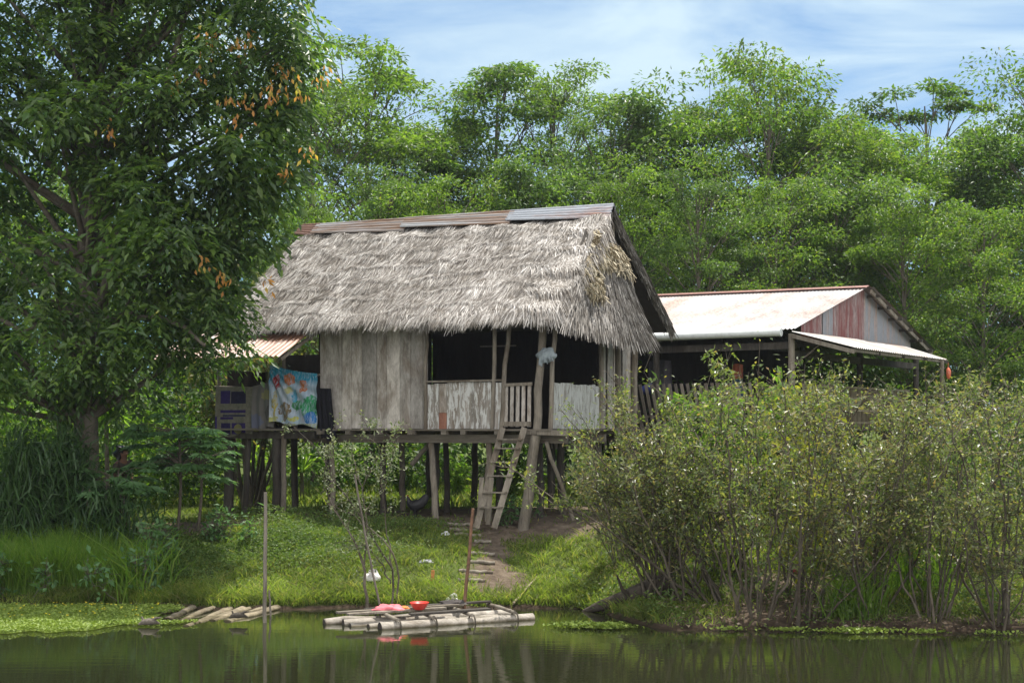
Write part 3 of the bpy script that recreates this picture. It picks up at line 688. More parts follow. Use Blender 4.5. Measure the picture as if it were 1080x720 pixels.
# ------------------------------------------------------------------ laundry
def cloth(name, label, px0, px1, pz_top, pz_bot, mat, v=-.13, nx=40, ny=30, sagtop=.0, fold=.025, slant=0.0, gather=0):
    u0 = (28*(px0-540)/F-.653)/(cu+su*(px0-540)/F); u1 = (28*(px1-540)/F-.653)/(cu+su*(px1-540)/F)
    a = np.linspace(0, 1, nx)[None]; h = np.linspace(0, 1, ny)[:, None]
    zt = pz_top[0]+(pz_top[1]-pz_top[0])*a-sagtop*np.sin(a*math.pi); zb = pz_bot[0]+(pz_bot[1]-pz_bot[0])*a+.03*np.sin(a*11)
    uu = u0+(u1-u0)*a+slant*h+0*a
    X = np.stack([uu, v-.02-fold*np.sin(a*17+h*2+np.sin(h*5))*(.3+h)-.03*np.sin(h*2.5)-gather*np.sin(26*np.arctan2(h+.08, a+.12))*np.minimum(1, 2.2*(h+.1))*np.exp(-h*.5), zt*(1-h)+zb*h], -1)
    base = hw(*(X[-1, nx//2][:2]), X[-1, nx//2][2]); bl = np.array([X[-1, nx//2][0], X[-1, nx//2][1], X[-1, nx//2][2]])
    w = MB(); w.grid(X); w.grid((X+np.array([0, .012, 0]))[:, ::-1])
    w.v = [q-bl for q in w.v]
    o = w.build(name, mat, smooth=True); o.location = base; o.rotation_euler = (0, 0, HA)
    return tag(o, label, 'laundry'), X-bl
def cloth_mat(name):
    m, t, b, out = nt(name); b.inputs['Roughness'].default_value = .85; b.inputs['Specular IOR Level'].default_value = .1; return m, t, b
def blobs(t, coord, lst, base, amt=.2):
    """paint ellipses (x,z,rx,rz,colour) on a cloth by its own coordinates"""
    tc = N(t, 'ShaderNodeTexCoord'); sx = N(t, 'ShaderNodeSeparateXYZ'); 
    nz = N(t, 'ShaderNodeTexNoise', i_Scale=9.0, i_Detail=5.0); t.links.new(tc.outputs['Object'], nz.inputs[0])
    ad = N(t, 'ShaderNodeVectorMath', operation='MULTIPLY_ADD'); t.links.new(nz.outputs['Color'], ad.inputs[0]); ad.inputs[1].default_value = (amt, 0, amt); t.links.new(tc.outputs['Object'], ad.inputs[2])
    t.links.new(ad.outputs[0], sx.inputs[0]); c = base
    for (x, z, rx, rz, col) in lst:
        dx = math_(t, 'DIVIDE', math_(t, 'SUBTRACT', sx.outputs[0], x+amt/2), rx); dz = math_(t, 'DIVIDE', math_(t, 'SUBTRACT', sx.outputs[2], z+amt/2), rz)
        r = math_(t, 'ADD', math_(t, 'MULTIPLY', dx, dx), math_(t, 'MULTIPLY', dz, dz))
        c = mixc(t, math_(t, 'LESS_THAN', r, 1.0), c, col)
    return c
mA, t, b = cloth_mat('beach_cloth')
n1 = noise(t, 1.6, (3, 3, 1.2), detail=4)
tc = N(t, 'ShaderNodeTexCoord'); sx = N(t, 'ShaderNodeSeparateXYZ'); t.links.new(tc.outputs['Object'], sx.inputs[0])
basec = mixc(t, ramp(t, [(.42, (0, 0, 0)), (.58, (1, 1, 1))], n1), (.42, .56, .66), (.70, .74, .80))
topb = ramp(t, [(.80, (0, 0, 0)), (.92, (1, 1, 1))], math_(t, 'ADD', sx.outputs[2], math_(t, 'MULTIPLY', n1, -.1)))
basec = mixc(t, topb, basec, (.03, .32, .48))
OR = (.62, .2, .06); GR = (.04, .30, .08); RD = (.42, .03, .03)
c = blobs(t, 0, [(-.08, .98, .14, .13, OR), (.25, .83, .10, .13, OR), (-.42, .92, .09, .15, RD), (.12, .42, .15, .10, GR), (.42, .35, .18, .30, (.05, .36, .14)), (.42, .15, .16, .13, (.04, .2, .5)), (-.20, .30, .15, .19, (.24, .17, .07)), (.0, .14, .1, .06, (.6, .6, .15)), (-.1, .75, .09, .06, (.62, .6, .25)), (.03, .62, .05, .14, (.1, .42, .6)), (-.46, .45, .05, .3, (.55, .45, .1)), (-.5, .1, .12, .1, (.55, .55, .2))], basec)
c = mixc(t, math_(t, 'LESS_THAN', sx.outputs[2], .04), c, (.42, .45, .25))
fade = noise(t, 2.5, (7, 1, 1.0), detail=5); c = mixc(t, 1.0, c, ramp(t, [(.35, (.55, .55, .58)), (.65, (.9, .9, .9))], fade), 'MULTIPLY')
wash = noise(t, 3.0, (9, 1, 2.2), detail=4, dist=1.2); c = mixc(t, ramp(t, [(.48, (0, 0, 0)), (.62, (.75, .75, .75))], wash), c, (.36, .43, .52))
t.links.new(c, b.inputs['Base Color'])
o, X = cloth('sarong', 'blue and white cloth with orange and green patches hung over the porch rail', 291, 340, (4.42, 4.22), (3.2, 3.10), mA, v=-.2, fold=.03, sagtop=.03, nx=90, ny=60, gather=.028)
mB, t, b = cloth_mat('quilt_panel')
tc = N(t, 'ShaderNodeTexCoord'); sx = N(t, 'ShaderNodeSeparateXYZ'); t.links.new(tc.outputs['Object'], sx.inputs[0])
def rects(t, sx, lst, c):
    for (x0, x1, z0, z1, col) in lst:
        f = None
        for so, op, v in ((0, 'GREATER_THAN', x0), (0, 'LESS_THAN', x1), (2, 'GREATER_THAN', z0), (2, 'LESS_THAN', z1)):
            q = math_(t, op, sx.outputs[so], v); f = q if f is None else math_(t, 'MULTIPLY', f, q)
        c = mixc(t, f, c, col)
    return c
VI = (.045, .03, .13)
c = rects(t, sx, [(-.36, -.10, .70, .98, VI), (-.08, .30, .70, .96, (.03, .028, .06)), (-.36, .30, .50, .56, VI), (-.30, .30, .42, .46, (.05, .05, .1)), (-.36, -.02, .36, .41, VI), (-.34, -.08, .02, .28, (.04, .032, .1)), (-.05, .30, .04, .28, VI), (-.6, -.43, .0, .42, (.06, .04, .16))], mixc(t, noise(t, 6, detail=6), (.14, .135, .10), (.26, .245, .19)))
c = blobs(t, 0, [(.1, .15, .11, .11, (.24, .23, .10))], c, .03)
c = mixc(t, 1.0, c, ramp(t, [(.3, (.6, .6, .6)), (.7, (1, 1, 1))], noise(t, 5, (3, 1, 3), detail=5)), 'MULTIPLY')
t.links.new(c, b.inputs['Base Color'])
cloth('quilt', 'dark violet and cream patchwork blanket at the far end of the porch rail', 233, 271, (3.98, 3.96), (2.86, 2.98), mB, v=-.15, fold=.02)
mC, t, b = cloth_mat('grey_blanket')
c = blobs(t, 0, [(.1, .75, .14, .11, (.25, .24, .12)), (-.2, .2, .2, .15, (.14, .15, .2)), (.25, .35, .2, .2, (.1, .095, .09))], mixc(t, noise(t, 4), (.12, .115, .10), (.2, .19, .18)))
t.links.new(c, b.inputs['Base Color'])
cloth('blanket', 'dull grey brown blanket hung between the patchwork and the blue cloth', 271, 293, (3.97, 4.08), (2.98, 3.12), mC, v=-.14, fold=.03)
cloth('dark_sheet', 'black cloth hanging by the left end of the board wall', 338, 353, (3.92, 3.90), (2.85, 2.80), plain('black_cloth', (.005, .005, .009), 1.0), v=-.15, fold=.03, slant=.16)
# pale rag tied at the corner post
g_ = np.random.default_rng(4); w = MB()
U, V_ = np.meshgrid(np.linspace(0, 6.2832, 24), np.linspace(0, 3.1416, 14), indexing='ij'); r = 1+.3*np.sin(U*2+1+V_*2)*np.sin(V_*3)+.16*np.sin(U*5+V_*3); r[-1] = r[0]
w.grid(np.stack([.17*r*np.cos(U)*np.sin(V_), .06*r*np.sin(U)*np.sin(V_), .12*r*np.cos(V_)], -1))
for k_ in range(3):
    a = np.linspace(0, 1, 6)[:, None]; h = np.linspace(0, 1, 6)[None]; x0 = -.14+.1*k_
    X = np.stack([x0+.09*a+.02*h*(k_-1), -.05-.02*np.sin(a*7+k_)+0*h, -.04-.17*h*(1-.3*k_)+.02*np.sin(a*5)], -1); w.grid(X); w.grid((X+np.array([0, .008, 0]))[:, ::-1])
o = w.build('rag', plain('rag', (.24, .28, .29), .9, 0, .4), smooth=True); o.location = hw(.1, -.16, 4.5); o.rotation_euler = (0, 0, HA); tag(o, 'pale grey rag tied to the post beside the gate', 'rag')

# ------------------------------------------------------------------ tin roofed shed behind
SA = math.radians(35); cs, ss_ = math.cos(SA), math.sin(SA); SO = np.array([6.357, 32.0])
def sw(u, v, z=0): return np.array([SO[0]+u*cs+v*ss_, SO[1]-u*ss_+v*cs, z])
shed = empty('tin_shed', (SO[0], SO[1], HZ), -SA, 'open sided shed with a bright corrugated tin roof behind the bush', 'shed')
def sb(mb, name, mat, parent=shed, smooth=False): return mb.build(name, mat, parent, smooth, off=HO)
EZ = 5.30; RZ = 6.57; HW = 4.26; LU = -7.6
b = corrugated((LU, HW, RZ+.14), (LU, -.1, EZ+.03), (.05, HW, RZ), (.05, -.1, EZ), .1, .014, rows=6)
sb(b, 'front_roof', M['tin_bright'], smooth=True)
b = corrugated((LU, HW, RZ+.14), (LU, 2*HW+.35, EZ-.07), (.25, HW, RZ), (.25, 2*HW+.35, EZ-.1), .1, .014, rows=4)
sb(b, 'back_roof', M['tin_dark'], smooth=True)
b = MB()
for sg in (-1, 1):
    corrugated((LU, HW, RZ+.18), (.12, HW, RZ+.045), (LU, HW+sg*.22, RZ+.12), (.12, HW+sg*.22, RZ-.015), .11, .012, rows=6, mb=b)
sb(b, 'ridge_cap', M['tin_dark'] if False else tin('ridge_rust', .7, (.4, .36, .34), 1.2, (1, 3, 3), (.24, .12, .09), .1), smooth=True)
w = MB(); w.tube(np.linspace((LU, -.16, EZ-.06), (-.25, -.16, EZ-.07), 8), .095, 10); o = sb(w, 'gutter', M['gutter'], smooth=True)
# gable panels: silver, red, grey
def gable_panel(v0, v1, mt):
    f = lambda v: EZ+(RZ-EZ)*(v/HW if v < HW else (2*HW-v)/HW)-.03
    b = MB(); vs = np.arange(v0, v1+.001, .02); zt = np.array([f(v) for v in vs]); zb = np.full_like(zt, EZ-.22)
    uo = -.06+.012*np.sin(vs/.1*6.283)
    X = np.stack([np.stack([uo, vs, zb], 1), np.stack([uo, vs, np.maximum(zt, zb+.01)], 1)], 0); b.grid(X); b.grid((X-np.array([.005, 0, 0]))[:, ::-1]); sb(b, 'gable_panel', M[mt], smooth=True)
gable_panel(.5, 1.7, 'tin_red'); gable_panel(1.72, 2.35, 'tin_grey'); gable_panel(2.37, 4.35, 'tin_red'); gable_panel(4.37, 7.8, 'tin_grey')
for i in range(6):
    k = i/5; w = MB(); w.bar((-.3, HW+.3+k*3.9, RZ-.2-k*1.2), (.3, HW+.3+k*3.9, RZ-.2-k*1.2), .07, .07); sb(w, 'purlin', M['post_dark'])
w = MB(); w.bar((.16, HW, RZ-.1), (.16, 2*HW+.3, EZ-.2), .05, .1); sb(w, 'barge_board', M['post'])
# awning under the gable
b = corrugated((.0, -.15, EZ-.06), (1.5, -.15, EZ-.47), (.02, 6.6, EZ-.04), (1.32, 6.6, EZ-.47), .13, .016, rows=3)
sb(b, 'awning', tin('awning_tin', .42, (.36, .35, .33), .9, (.6, 1.5, 1), (.25, .15, .1), .1, .1), smooth=True)
w = MB(); w.bar((1.38, -.1, EZ-.52), (1.25, 6.5, EZ-.52), .06, .07); sb(w, 'awning_beam', M['post'])
w = MB(); w.bar((0, -.1, EZ-.16), (1.45, -.1, EZ-.56), .06, .09); sb(w, 'awning_rafter', M['post'])
for v in (1.6, 3.2, 4.8, 6.4):
    w = MB(); w.bar((0, v, EZ-.16), (1.4, v, EZ-.55), .06, .07); sb(w, 'awning_rafter', M['post_dark'])
SF = 3.05
w = MB(); w.bar((LU, HW, SF), (0, HW, SF), 2*HW, .09); sb(w, 'floor', M['post_dark'])
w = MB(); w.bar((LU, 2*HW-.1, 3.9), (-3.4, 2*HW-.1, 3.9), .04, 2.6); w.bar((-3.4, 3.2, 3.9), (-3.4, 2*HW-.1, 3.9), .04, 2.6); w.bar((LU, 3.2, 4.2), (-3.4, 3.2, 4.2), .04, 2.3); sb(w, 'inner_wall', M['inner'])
w = MB(); w.bar((LU, .08, EZ-.35), (0, .08, EZ-.36), .1, .16); sb(w, 'eave_beam', M['post_dark'])
w = MB(); w.bar((-.1, 0, EZ-.55), (-.1, 8.3, EZ-.55), .1, .16); sb(w, 'gable_beam', M['post_dark'])
w = MB(); w.bar((-3.9, 1.5, EZ-.25), (-.1, 1.5, EZ-.25), .08, .12); sb(w, 'cross_beam', M['post_dark'])
for (u, v, r, mt, zt) in ((-.08, .02, .08, 'post', EZ-.1), (-.1, 4.2, .08, 'post_dark', EZ-.2), (-.1, 8.3, .08, 'post_dark', EZ-.2), (-3.6, .1, .08, 'post_dark', EZ-.3), (-6.6, .1, .08, 'post_dark', EZ-.3), (1.3, 6.2, .06, 'post', EZ-.5), (-2.2, 5.5, .07, 'post_dark', EZ)):
    z0 = 1.1; w = MB(); w.tube(np.linspace((u, v, z0), (u, v, zt), 4), r, 8); sb(w, 'post', M[mt], smooth=True)
# leaning slat rail on the front, woven strip rail on the side
w = MB(); s = -6.5
while s < -.3:
    w.bar((s, -.08, 2.55), (s-.32, -.1, 4.12), .075, .02, up=(0, 1, 0)); s += .16
w.bar((-6.8, -.06, 3.35), (-.3, -.06, 3.35), .03, .05)
sb(w, 'slat_rail', M['post'])
w = MB()
for i in range(46):
    v = .4+i*.15; w.bar((.02, v, 3.1), (.02+.0*i, v+.05, 4.08), .012, .055, up=(1, 0, 0))
for z in (3.2, 3.5, 3.8, 4.06): w.bar((.04, .3, z), (.04, 7.4, z), .012, .05)
sb(w, 'woven_rail', M['bamboo'])
# clothes and bundle inside the shed, lamp on the awning post
def hang(name, label, u, v, zt, zb, wd, mat, cat='clothes'):
    a = np.linspace(0, 1, 16)[:, None]; h = np.linspace(0, 1, 10)[None]
    X = np.stack([u+wd*(a-.5)*(1+.2*h), v+.03*np.sin(a*15+h)+0*h, zt-(zt-zb)*h+.04*np.sin(a*7)*h-.06*np.abs(a-.5)*(1-h)], -1); bl = np.array([u, v, zb])
    w = MB(); w.grid(X-bl); w.grid((X-bl+np.array([0, .012, 0]))[:, ::-1]); o = w.build(name, mat, smooth=True); o.location = sw(*bl); o.rotation_euler = (0, 0, -SA); return tag(o, label, cat)
mo, t, b = cloth_mat('two_tone'); tc = N(t, 'ShaderNodeTexCoord'); sx = N(t, 'ShaderNodeSeparateXYZ'); t.links.new(tc.outputs['Object'], sx.inputs[0])
t.links.new(mixc(t, math_(t, 'GREATER_THAN', sx.outputs[2], .55), (.07, .12, .17), (.36, .12, .07)), b.inputs['Base Color'])
hang('hanging_shirt', 'orange and slate blue garment hanging in the open shed', -2.0, 1.2, 4.62, 3.7, .27, mo)
hang('hanging_towel', 'dark grey cloth hanging deep in the shed beside the house', -3.95, .9, 4.75, 3.85, .6, plain('towel', (.10, .09, .10), .9))
w = MB(); pts = [(-4.1, .3, 3.98), (-3.9, .3, 4.02), (-3.65, .3, 3.97)]; w.tube(np.array(pts)-np.array(pts[1]), [.1, .16, .08], 10); o = w.build('bundle', plain('blue_bundle', (.03, .05, .22), .8), smooth=True); o.location = sw(*pts[1]); o.rotation_euler = (0, 0, -SA); tag(o, 'blue bundle lying on the slatted shed rail', 'bundle')
w = MB(); w.tube([(0, 0, 0), (0, 0, -.03), (.01, 0, -.1), (.01, 0, -.26), (0, 0, -.3)], [.008, .035, .065, .055, .02], 12); w.tube([(0, 0, 0), (0, 0, .12)], .008, 6)
o = w.build('float_jug', plain('orange_plastic', (.55, .13, .06), .4, 0, .1), smooth=True); o.location = sw(1.45, 6.25, 4.62); tag(o, 'small orange plastic jug hanging at the end awning post', 'jug')
#@@MARK2
# ------------------------------------------------------------------ rafts, poles, small things at the shore
raft = empty('raft', (-.95, 22.5, 0), 0, 'raft of pale balsa logs floating at the foot of the steps', 'raft')
ro = np.array([-.95, 22.5, 0]); rd = np.array([.90, .43, 0]); rd /= np.linalg.norm(rd); rn = np.array([-rd[1], rd[0], 0])
R0 = np.array([-2.03, 21.85, .015])
def rpt(a, p, z=0): return R0+rd*a+rn*p+np.array([0, 0, z])-ro
def rbuild(w, name, mat, smooth=True): return w.build(name, M[mat] if isinstance(mat, str) else mat, raft, smooth)
def logm(p0, p1, r, ends=True, seed=0):
    p0 = np.array(p0, float); p1 = np.array(p1, float); k = np.linspace(0, 1, 9)[:, None]; pts = p0+(p1-p0)*k
    g = np.random.default_rng(seed); pts[1:-1] += g.normal(0, r*.13, (7, 3)); w = MB()
    w.tube(pts, r*(1+g.normal(0, .07, 9)), 14, cap=False)
    d = (p1-p0)/np.linalg.norm(p1-p0)
    w.tube([p0+d*.004, p0+d*.01], [r*.99, r*.99], 14, m=1); w.tube([p1-d*.01, p1-d*.004], [r*.95, r*.95], 14, m=1)
    return w
RAFT = [(0, 0, 2.62, .10, -.02), (-.1, .25, 2.4, .075, -.035), (-.32, .47, 2.3, .075, -.04), (-.36, .68, 2.55, .09, -.02), (-.60, .90, 2.3, .09, -.02)]
for i, (a0, p, a1, r, dz) in enumerate(RAFT):
    rbuild(logm(rpt(a0, p, dz), rpt(a1, p, dz), r, seed=i), 'log', [M['pale_log'], M['log_end']])
for a in (.25, .85, 1.5, 2.25):
    w = MB(); w.tube([rpt(a, -.1, .12), rpt(a+.02, .5, .135), rpt(a+.05, 1.05, .125)], [.03, .033, .028], 8); rbuild(w, 'cross_pole', 'post')
    for p in (0, .9):
        w = MB(); q = np.linspace(0, 6.283, 13); pts = np.stack([rpt(a+.05, p)+rn*math.cos(x)*.13+np.array([0, 0, math.sin(x)*.125]) for x in q]); w.tube(pts, .013, 5, cap=False); rbuild(w, 'rope_binding', 'bark_dark')
for a0, a1, p, z, wd, mt in ((.55, 1.9, .12, .165, .16, 'post_dark'), (-.35, 1.3, .5, .17, .13, 'post'), (-.45, 1.7, .72, .175, .12, 'beam'), (.1, 2.3, .95, .17, .12, 'post_dark')):
    w = MB(); w.bar(rpt(a0, p, z), rpt(a1, p, z+.01), wd, .03); rbuild(w, 'plank', mt, False)
# bowl
w = MB(); pr = [(.075, 0), (.11, .035), (.15, .105), (.155, .115), (.145, .108), (.10, .04), (.0, .02)]
an = np.linspace(0, 6.2832, 25); X = np.stack([[(r*math.cos(x), r*math.sin(x), z) for x in an] for r, z in pr]); w.grid(X)
w.tube([(0, 0, 0), (0, 0, .004)], [.075, .075], 16)
o = w.build('bowl', plain('red_plastic', (.62, .05, .035), .35, 0, .06), smooth=True); o.location = rpt(.82, .42, .19)+ro; tag(o, 'red plastic bowl standing on the raft planks', 'bowl')
def crumple(name, label, cat, loc, sx, sy, sz, mat, seed):
    g = np.random.default_rng(seed); U, V_ = np.meshgrid(np.linspace(0, 6.2832, 22), np.linspace(.02, 1.57, 10), indexing='ij')
    r = 1+.28*np.sin(U*3+seed)*np.sin(V_*3+seed)+.15*np.sin(U*7+V_*5); r[-1] = r[0]
    X = np.stack([sx*r*np.cos(U)*np.sin(V_), sy*r*np.sin(U)*np.sin(V_), sz*r*np.cos(V_)], -1)
    w = MB(); w.grid(X); o = w.build(name, mat, smooth=True); o.location = loc; return tag(o, label, cat)
pk = plain('pink_cloth', (.66, .16, .18), .85, 0, .35)
crumple('washing', 'crumpled pink cloth heaped on the raft', 'cloth', rpt(.38, .62, .19)+ro, .22, .12, .07, pk, 3)
crumple('washing', 'small orange cloth beside the pink heap on the raft', 'cloth', rpt(.63, .62, .19)+ro, .09, .07, .04, plain('orange_cloth', (.6, .2, .05), .85), 5)
crumple('sack', 'flat dark sack at the foot of the rusty pole on the raft', 'sack', rpt(1.6, .85, .18)+ro, .2, .1, .07, plain('dark_sack', (.05, .042, .038), .9), 2)
def pole(name, label, cat, pts, r, mat, base=None):
    pts = np.array(pts, float); b = pts[0]; w = MB()
    k = np.linspace(0, 1, 9); q = np.stack([np.interp(k, np.linspace(0, 1, len(pts)), pts[:, j]) for j in range(3)], 1); q[1:-1] += RN.normal(0, r*.25, (7, 3))
    w.tube(q-b, r*(1.05-.2*k), 8); o = w.build(name, M[mat], smooth=True); o.location = b; return tag(o, label, cat)
pole('mooring_pole', 'tall thin dark pole standing in the water left of the raft', 'pole', [P(279, 658, 22.55)-[0, 0, .8], P(280, 519, 22.5)], .032, 'post')
pole('mooring_pole', 'rusty brown pole standing at the right half of the raft', 'pole', [rpt(1.75, .95, -.7)+ro, P(499, 536, 23.3)], .03, 'rust_iron')
pole('stick', 'thin dark stick leaning from the left end of the raft', 'stick', [P(403, 648, 22.75), P(390, 590, 22.9), P(374, 500, 23.1)], .018, 'bark')
pole('stake', 'short thin stake in the shallows beside the tall dark pole', 'stake', [P(287, 657, 23.3)-[0, 0, .2], P(284, 622, 23.4)], .018, 'bark')
q0 = gp(456, 613); 
w = MB(); w.bar((0, 0, -.1), (0.01, 0, .2), .06, .04, up=(0, 1, 0)); o = w.build('stake', plain('orange_paint', (.5, .19, .06), .8)); o.location = q0; tag(o, 'short orange wooden stake in the grass above the raft', 'stake')
pole('bamboo_pole', 'pale bamboo lying down the bank right of the steps', 'pole', [gp(541, 640)+[0, 0, .06], gp(566, 613)+[0, 0, .08]], .022, 'bamboo')
wp = plain('white_plastic', (.6, .6, .58), .5, 0, .2)
crumple('plastic_bag', 'white plastic bag on the grass just above the bowl', 'bag', gp(478, 636), .12, .1, .13, wp, 1)
crumple('plastic_bag', 'small pale scrap of plastic left of the upper steps', 'bag', gp(470, 564), .08, .07, .06, wp, 4)
crumple('litter', 'black and white scrap lying in the grass halfway up the bank', 'litter', gp(449, 593), .12, .07, .05, plain('litter_mix', (.2, .2, .22), .7, 0, .9, 20), 6)
crumple('litter', 'dark blue scrap in the grass by the leaning bush stems', 'litter', gp(644, 584), .08, .06, .05, plain('litter_blue', (.08, .1, .16), .7, 0, .6, 20), 8)
crumple('sack', 'pale crumpled sack behind the bare shrub stems', 'sack', gp(393, 612), .14, .1, .16, plain('pale_sack', (.5, .47, .45), .8), 7)
crumple('litter', 'red scrap on the bare earth behind the right bush', 'litter', gp(838, 604), .07, .06, .07, plain('litter_red', (.4, .06, .07), .7), 9)
steps = [(472, 500, 554, 'topmost log step, lying left of the ladder'), (475, 505, 560, 'second log step below the ladder foot'), (480, 507, 565, 'third log step below the ladder foot'), (500, 518, 572, 'short narrow log step where the path bends'), (497, 522, 585, 'log step just above the bare earth'), (494, 522, 594, 'log step at the top of the bare earth patch'), (484, 520, 604, 'long log step across the bare earth'), (483, 513, 613, 'log step with the rusty pole in front of it'), (476, 500, 625, 'lowest log step, half buried by the grass')]
for a, b_, y, lab in steps:
    pole('log_step', 'weathered '+lab, 'step', [gp(a, y)+[0, 0, .03], gp(b_, y+1)+[0, 0, .03]], .036, 'post')['group'] = 'log steps up the bank'
w = MB(); ft = np.array([(2.6, 23.1, .62), (2.2, 23.3, .44), (1.85, 23.5, .27), (1.5, 23.75, .12), (1.2, 23.95, .0)]); w.tube(ft-ft[0], [.15, .15, .13, .10, .03], 9)
w.tube(np.array([(1.95, 23.4, .3), (1.8, 23.2, .45), (1.7, 23.1, .7)])-ft[0], [.05, .03, .015], 6)
o = w.build('fallen_trunk', M['log_dark'], smooth=True); o.location = ft[0]; tag(o, 'dark fallen trunk lying along the bank under the bush', 'log')
# sunken raft at the left shore
sr = empty('sunken_raft', (-6.1, 23.3, 0), 0, 'half sunken raft of tan logs against the left bank', 'raft', scale=(1, 1, .62)); so = np.array(sr.location)
for i, (x0, y0, x1, y1, r) in enumerate(((176, 653, 203, 639, .10), (188, 654, 226, 639, .08), (196, 660, 250, 637.5, .085), (209, 656, 256, 640, .075), (224, 654, 268, 638, .085), (240, 655, 292, 639, .10), (166, 647, 194, 640, .07), (214, 652, 244, 638, .06), (248, 650, 280, 638.5, .07))):
    d0 = CAMZ*F/(y0-450); d1 = CAMZ*F/(y1-450)*.985
    logm(P(x0, y0, d0)-so+[0, 0, -.035], P(x1, y1, d1)-so+[0, 0, -.01], r*.85, seed=20+i).build('log', [M['tan_log'], M['tan_log']], sr, True)
def stump(name, label, px, py, z, mat, s):
    w = MB(); w.tube([(-.2, 0, -.02), (-.12, 0, .02), (-.02, 0.01, .03), (.08, .01, .025), (.17, .03, -.01)], [.012, .05, .062, .045, .012], 10); w.tube([(.0, 0, .03), (.1, 0, .09), (.2, .01, .1)], [.035, .025, .01], 7); w.tube([(-.1, 0, .03), (-.14, 0, .12)], [.03, .012], 6)
    w.v = [v*s for v in w.v]; o = w.build(name, M[mat], smooth=True); o.location = P(px, py, (CAMZ-z)*F/(py-450)); return tag(o, label, 'driftwood')
stump('driftwood', 'black forked snag lying on the sunken raft', 252, 650, .1, 'bark_dark', .8)
stump('driftwood', 'brown broken snag at the tip of the weed mat', 158, 657, .05, 'bark', .9)

# ------------------------------------------------------------------ skinned figures
def skin(name, verts, edges, radii, mat, parent=None, sub=2, root=0):
    me = bpy.data.meshes.new(name); me.from_pydata([tuple(v) for v in verts], edges, []); o = bpy.data.objects.new(name, me); COL.objects.link(o)
    md = o.modifiers.new('s', 'SKIN'); md.use_smooth_shade = True; o.modifiers.new('u', 'SUBSURF').levels = sub
    for i, v in enumerate(me.skin_vertices[0].data):
        r = radii[i]; v.radius = r if isinstance(r, tuple) else (r, r); v.use_root = i == root
    dg = bpy.context.evaluated_depsgraph_get(); me2 = bpy.data.meshes.new_from_object(o.evaluated_get(dg))
    o.modifiers.clear(); o.data = me2; me2.materials.clear(); me2.materials.append(mat); o.parent = parent; return o
fp = P(133, 471, 28.0); gz = float(ground_z(fp[0], fp[1]))
skm = plain('skin', (.20, .10, .06), .6, 0, .08)
V = [(0, 0, .84), (.01, 0, 1.0), (.03, -.01, 1.2), (.05, -.01, 1.34), (.07, -.015, 1.41), (.10, -.03, 1.50), (.10, -.03, 1.58),
     (.05, .17, 1.30), (.07, .21, 1.06), (.15, .19, .88), (.20, .18, .80), (.03, -.17, 1.30), (.05, -.22, 1.06), (.14, -.21, .88), (.20, -.2, .80),
     (0, .09, .80), (.03, .10, .45), (0, .10, .07), (.13, .11, .03), (0, -.09, .80), (.0, -.10, .45), (-.05, -.10, .07), (.08, -.11, .03), (.20, -.045, 1.505), (.1, .05, 1.53), (.1, -.115, 1.53)]
E = [(0, 1), (1, 2), (2, 3), (3, 4), (4, 5), (5, 6), (3, 7), (7, 8), (8, 9), (9, 10), (3, 11), (11, 12), (12, 13), (13, 14), (0, 15), (15, 16), (16, 17), (17, 18), (0, 19), (19, 20), (20, 21), (21, 22), (5, 23), (5, 24), (5, 25)]
Rr = [(.12, .10), (.12, .1), (.14, .1), (.1, .08), (.05, .05), (.085, .075), (.08, .075), .055, .042, .034, .035, .055, .042, .034, .035, .085, .058, .042, .03, .085, .058, .042, .03, .014, .018, .018]
pr = skin('person', V, E, Rr, skm); pr.location = (fp[0]-.1, fp[1], gz); pr.rotation_euler = (0, 0, -.5)
tag(pr, 'dark haired person standing half hidden behind the papaya leaves', 'person')
hr = skin('hair', [(.06, -.03, 1.53), (.075, -.03, 1.585), (.11, -.03, 1.60), (.03, -.03, 1.50)], [(0, 1), (1, 2), (0, 3)], [(.118, .108), (.115, .105), (.09, .085), .085], plain('hair', (.012, .01, .009), .5), pr)
sh = skin('shirt', [(0, 0, .86), (.01, 0, 1.0), (.03, -.01, 1.2), (.05, -.01, 1.35), (.05, .16, 1.31), (.06, .2, 1.15), (.03, -.16, 1.31), (.04, -.21, 1.15)], [(0, 1), (1, 2), (2, 3), (3, 4), (4, 5), (3, 6), (6, 7)], [(.14, .12), (.14, .115), (.155, .115), (.1, .085), .07, .062, .07, .062], plain('shirt', (.07, .055, .045), .9), pr)
st_ = skin('shorts', [(0, 0, .86), (0, .09, .78), (.03, .1, .5), (0, -.09, .78), (.0, -.1, .5)], [(0, 1), (1, 2), (0, 3), (3, 4)], [(.14, .12), .1, .075, .1, .075], plain('shorts', (.03, .04, .06), .9), pr)
hp = P(438, 541, 29.6); hg = float(ground_z(hp[0], hp[1]))
SPN = np.array([(-.25, .50, .012, .03), (-.235, .45, .03, .075), (-.19, .37, .05, .095), (-.12, .30, .085, .11), (-.03, .265, .11, .12), (.06, .265, .10, .11), (.12, .31, .07, .075), (.15, .37, .045, .045), (.165, .42, .037, .036), (.19, .432, .028, .03), (.215, .425, .010, .012), (.24, .418, .002, .003)])
tt = np.gradient(SPN[:, :2], axis=0); tt /= np.linalg.norm(tt, axis=1)[:, None]; an = np.linspace(0, 6.2832, 15)
HX = np.stack([[(x-tz*math.sin(q)*rz, math.cos(q)*ry, z+tx*math.sin(q)*rz) for q in an] for (x, z, ry, rz), (tx, tz) in zip(SPN, tt)])
w = MB(); w.grid(HX)
for sy in (-1, 1):
    w.tube([(0, sy*.045, .19), (-.01, sy*.045, .1), (0, sy*.045, .01)], [.035, .012, .009], 6)
    for q in (-.5, 0, .5): w.tube([(0, sy*.045, .012), (.05, sy*.045+.03*q, .006)], [.008, .004], 4)
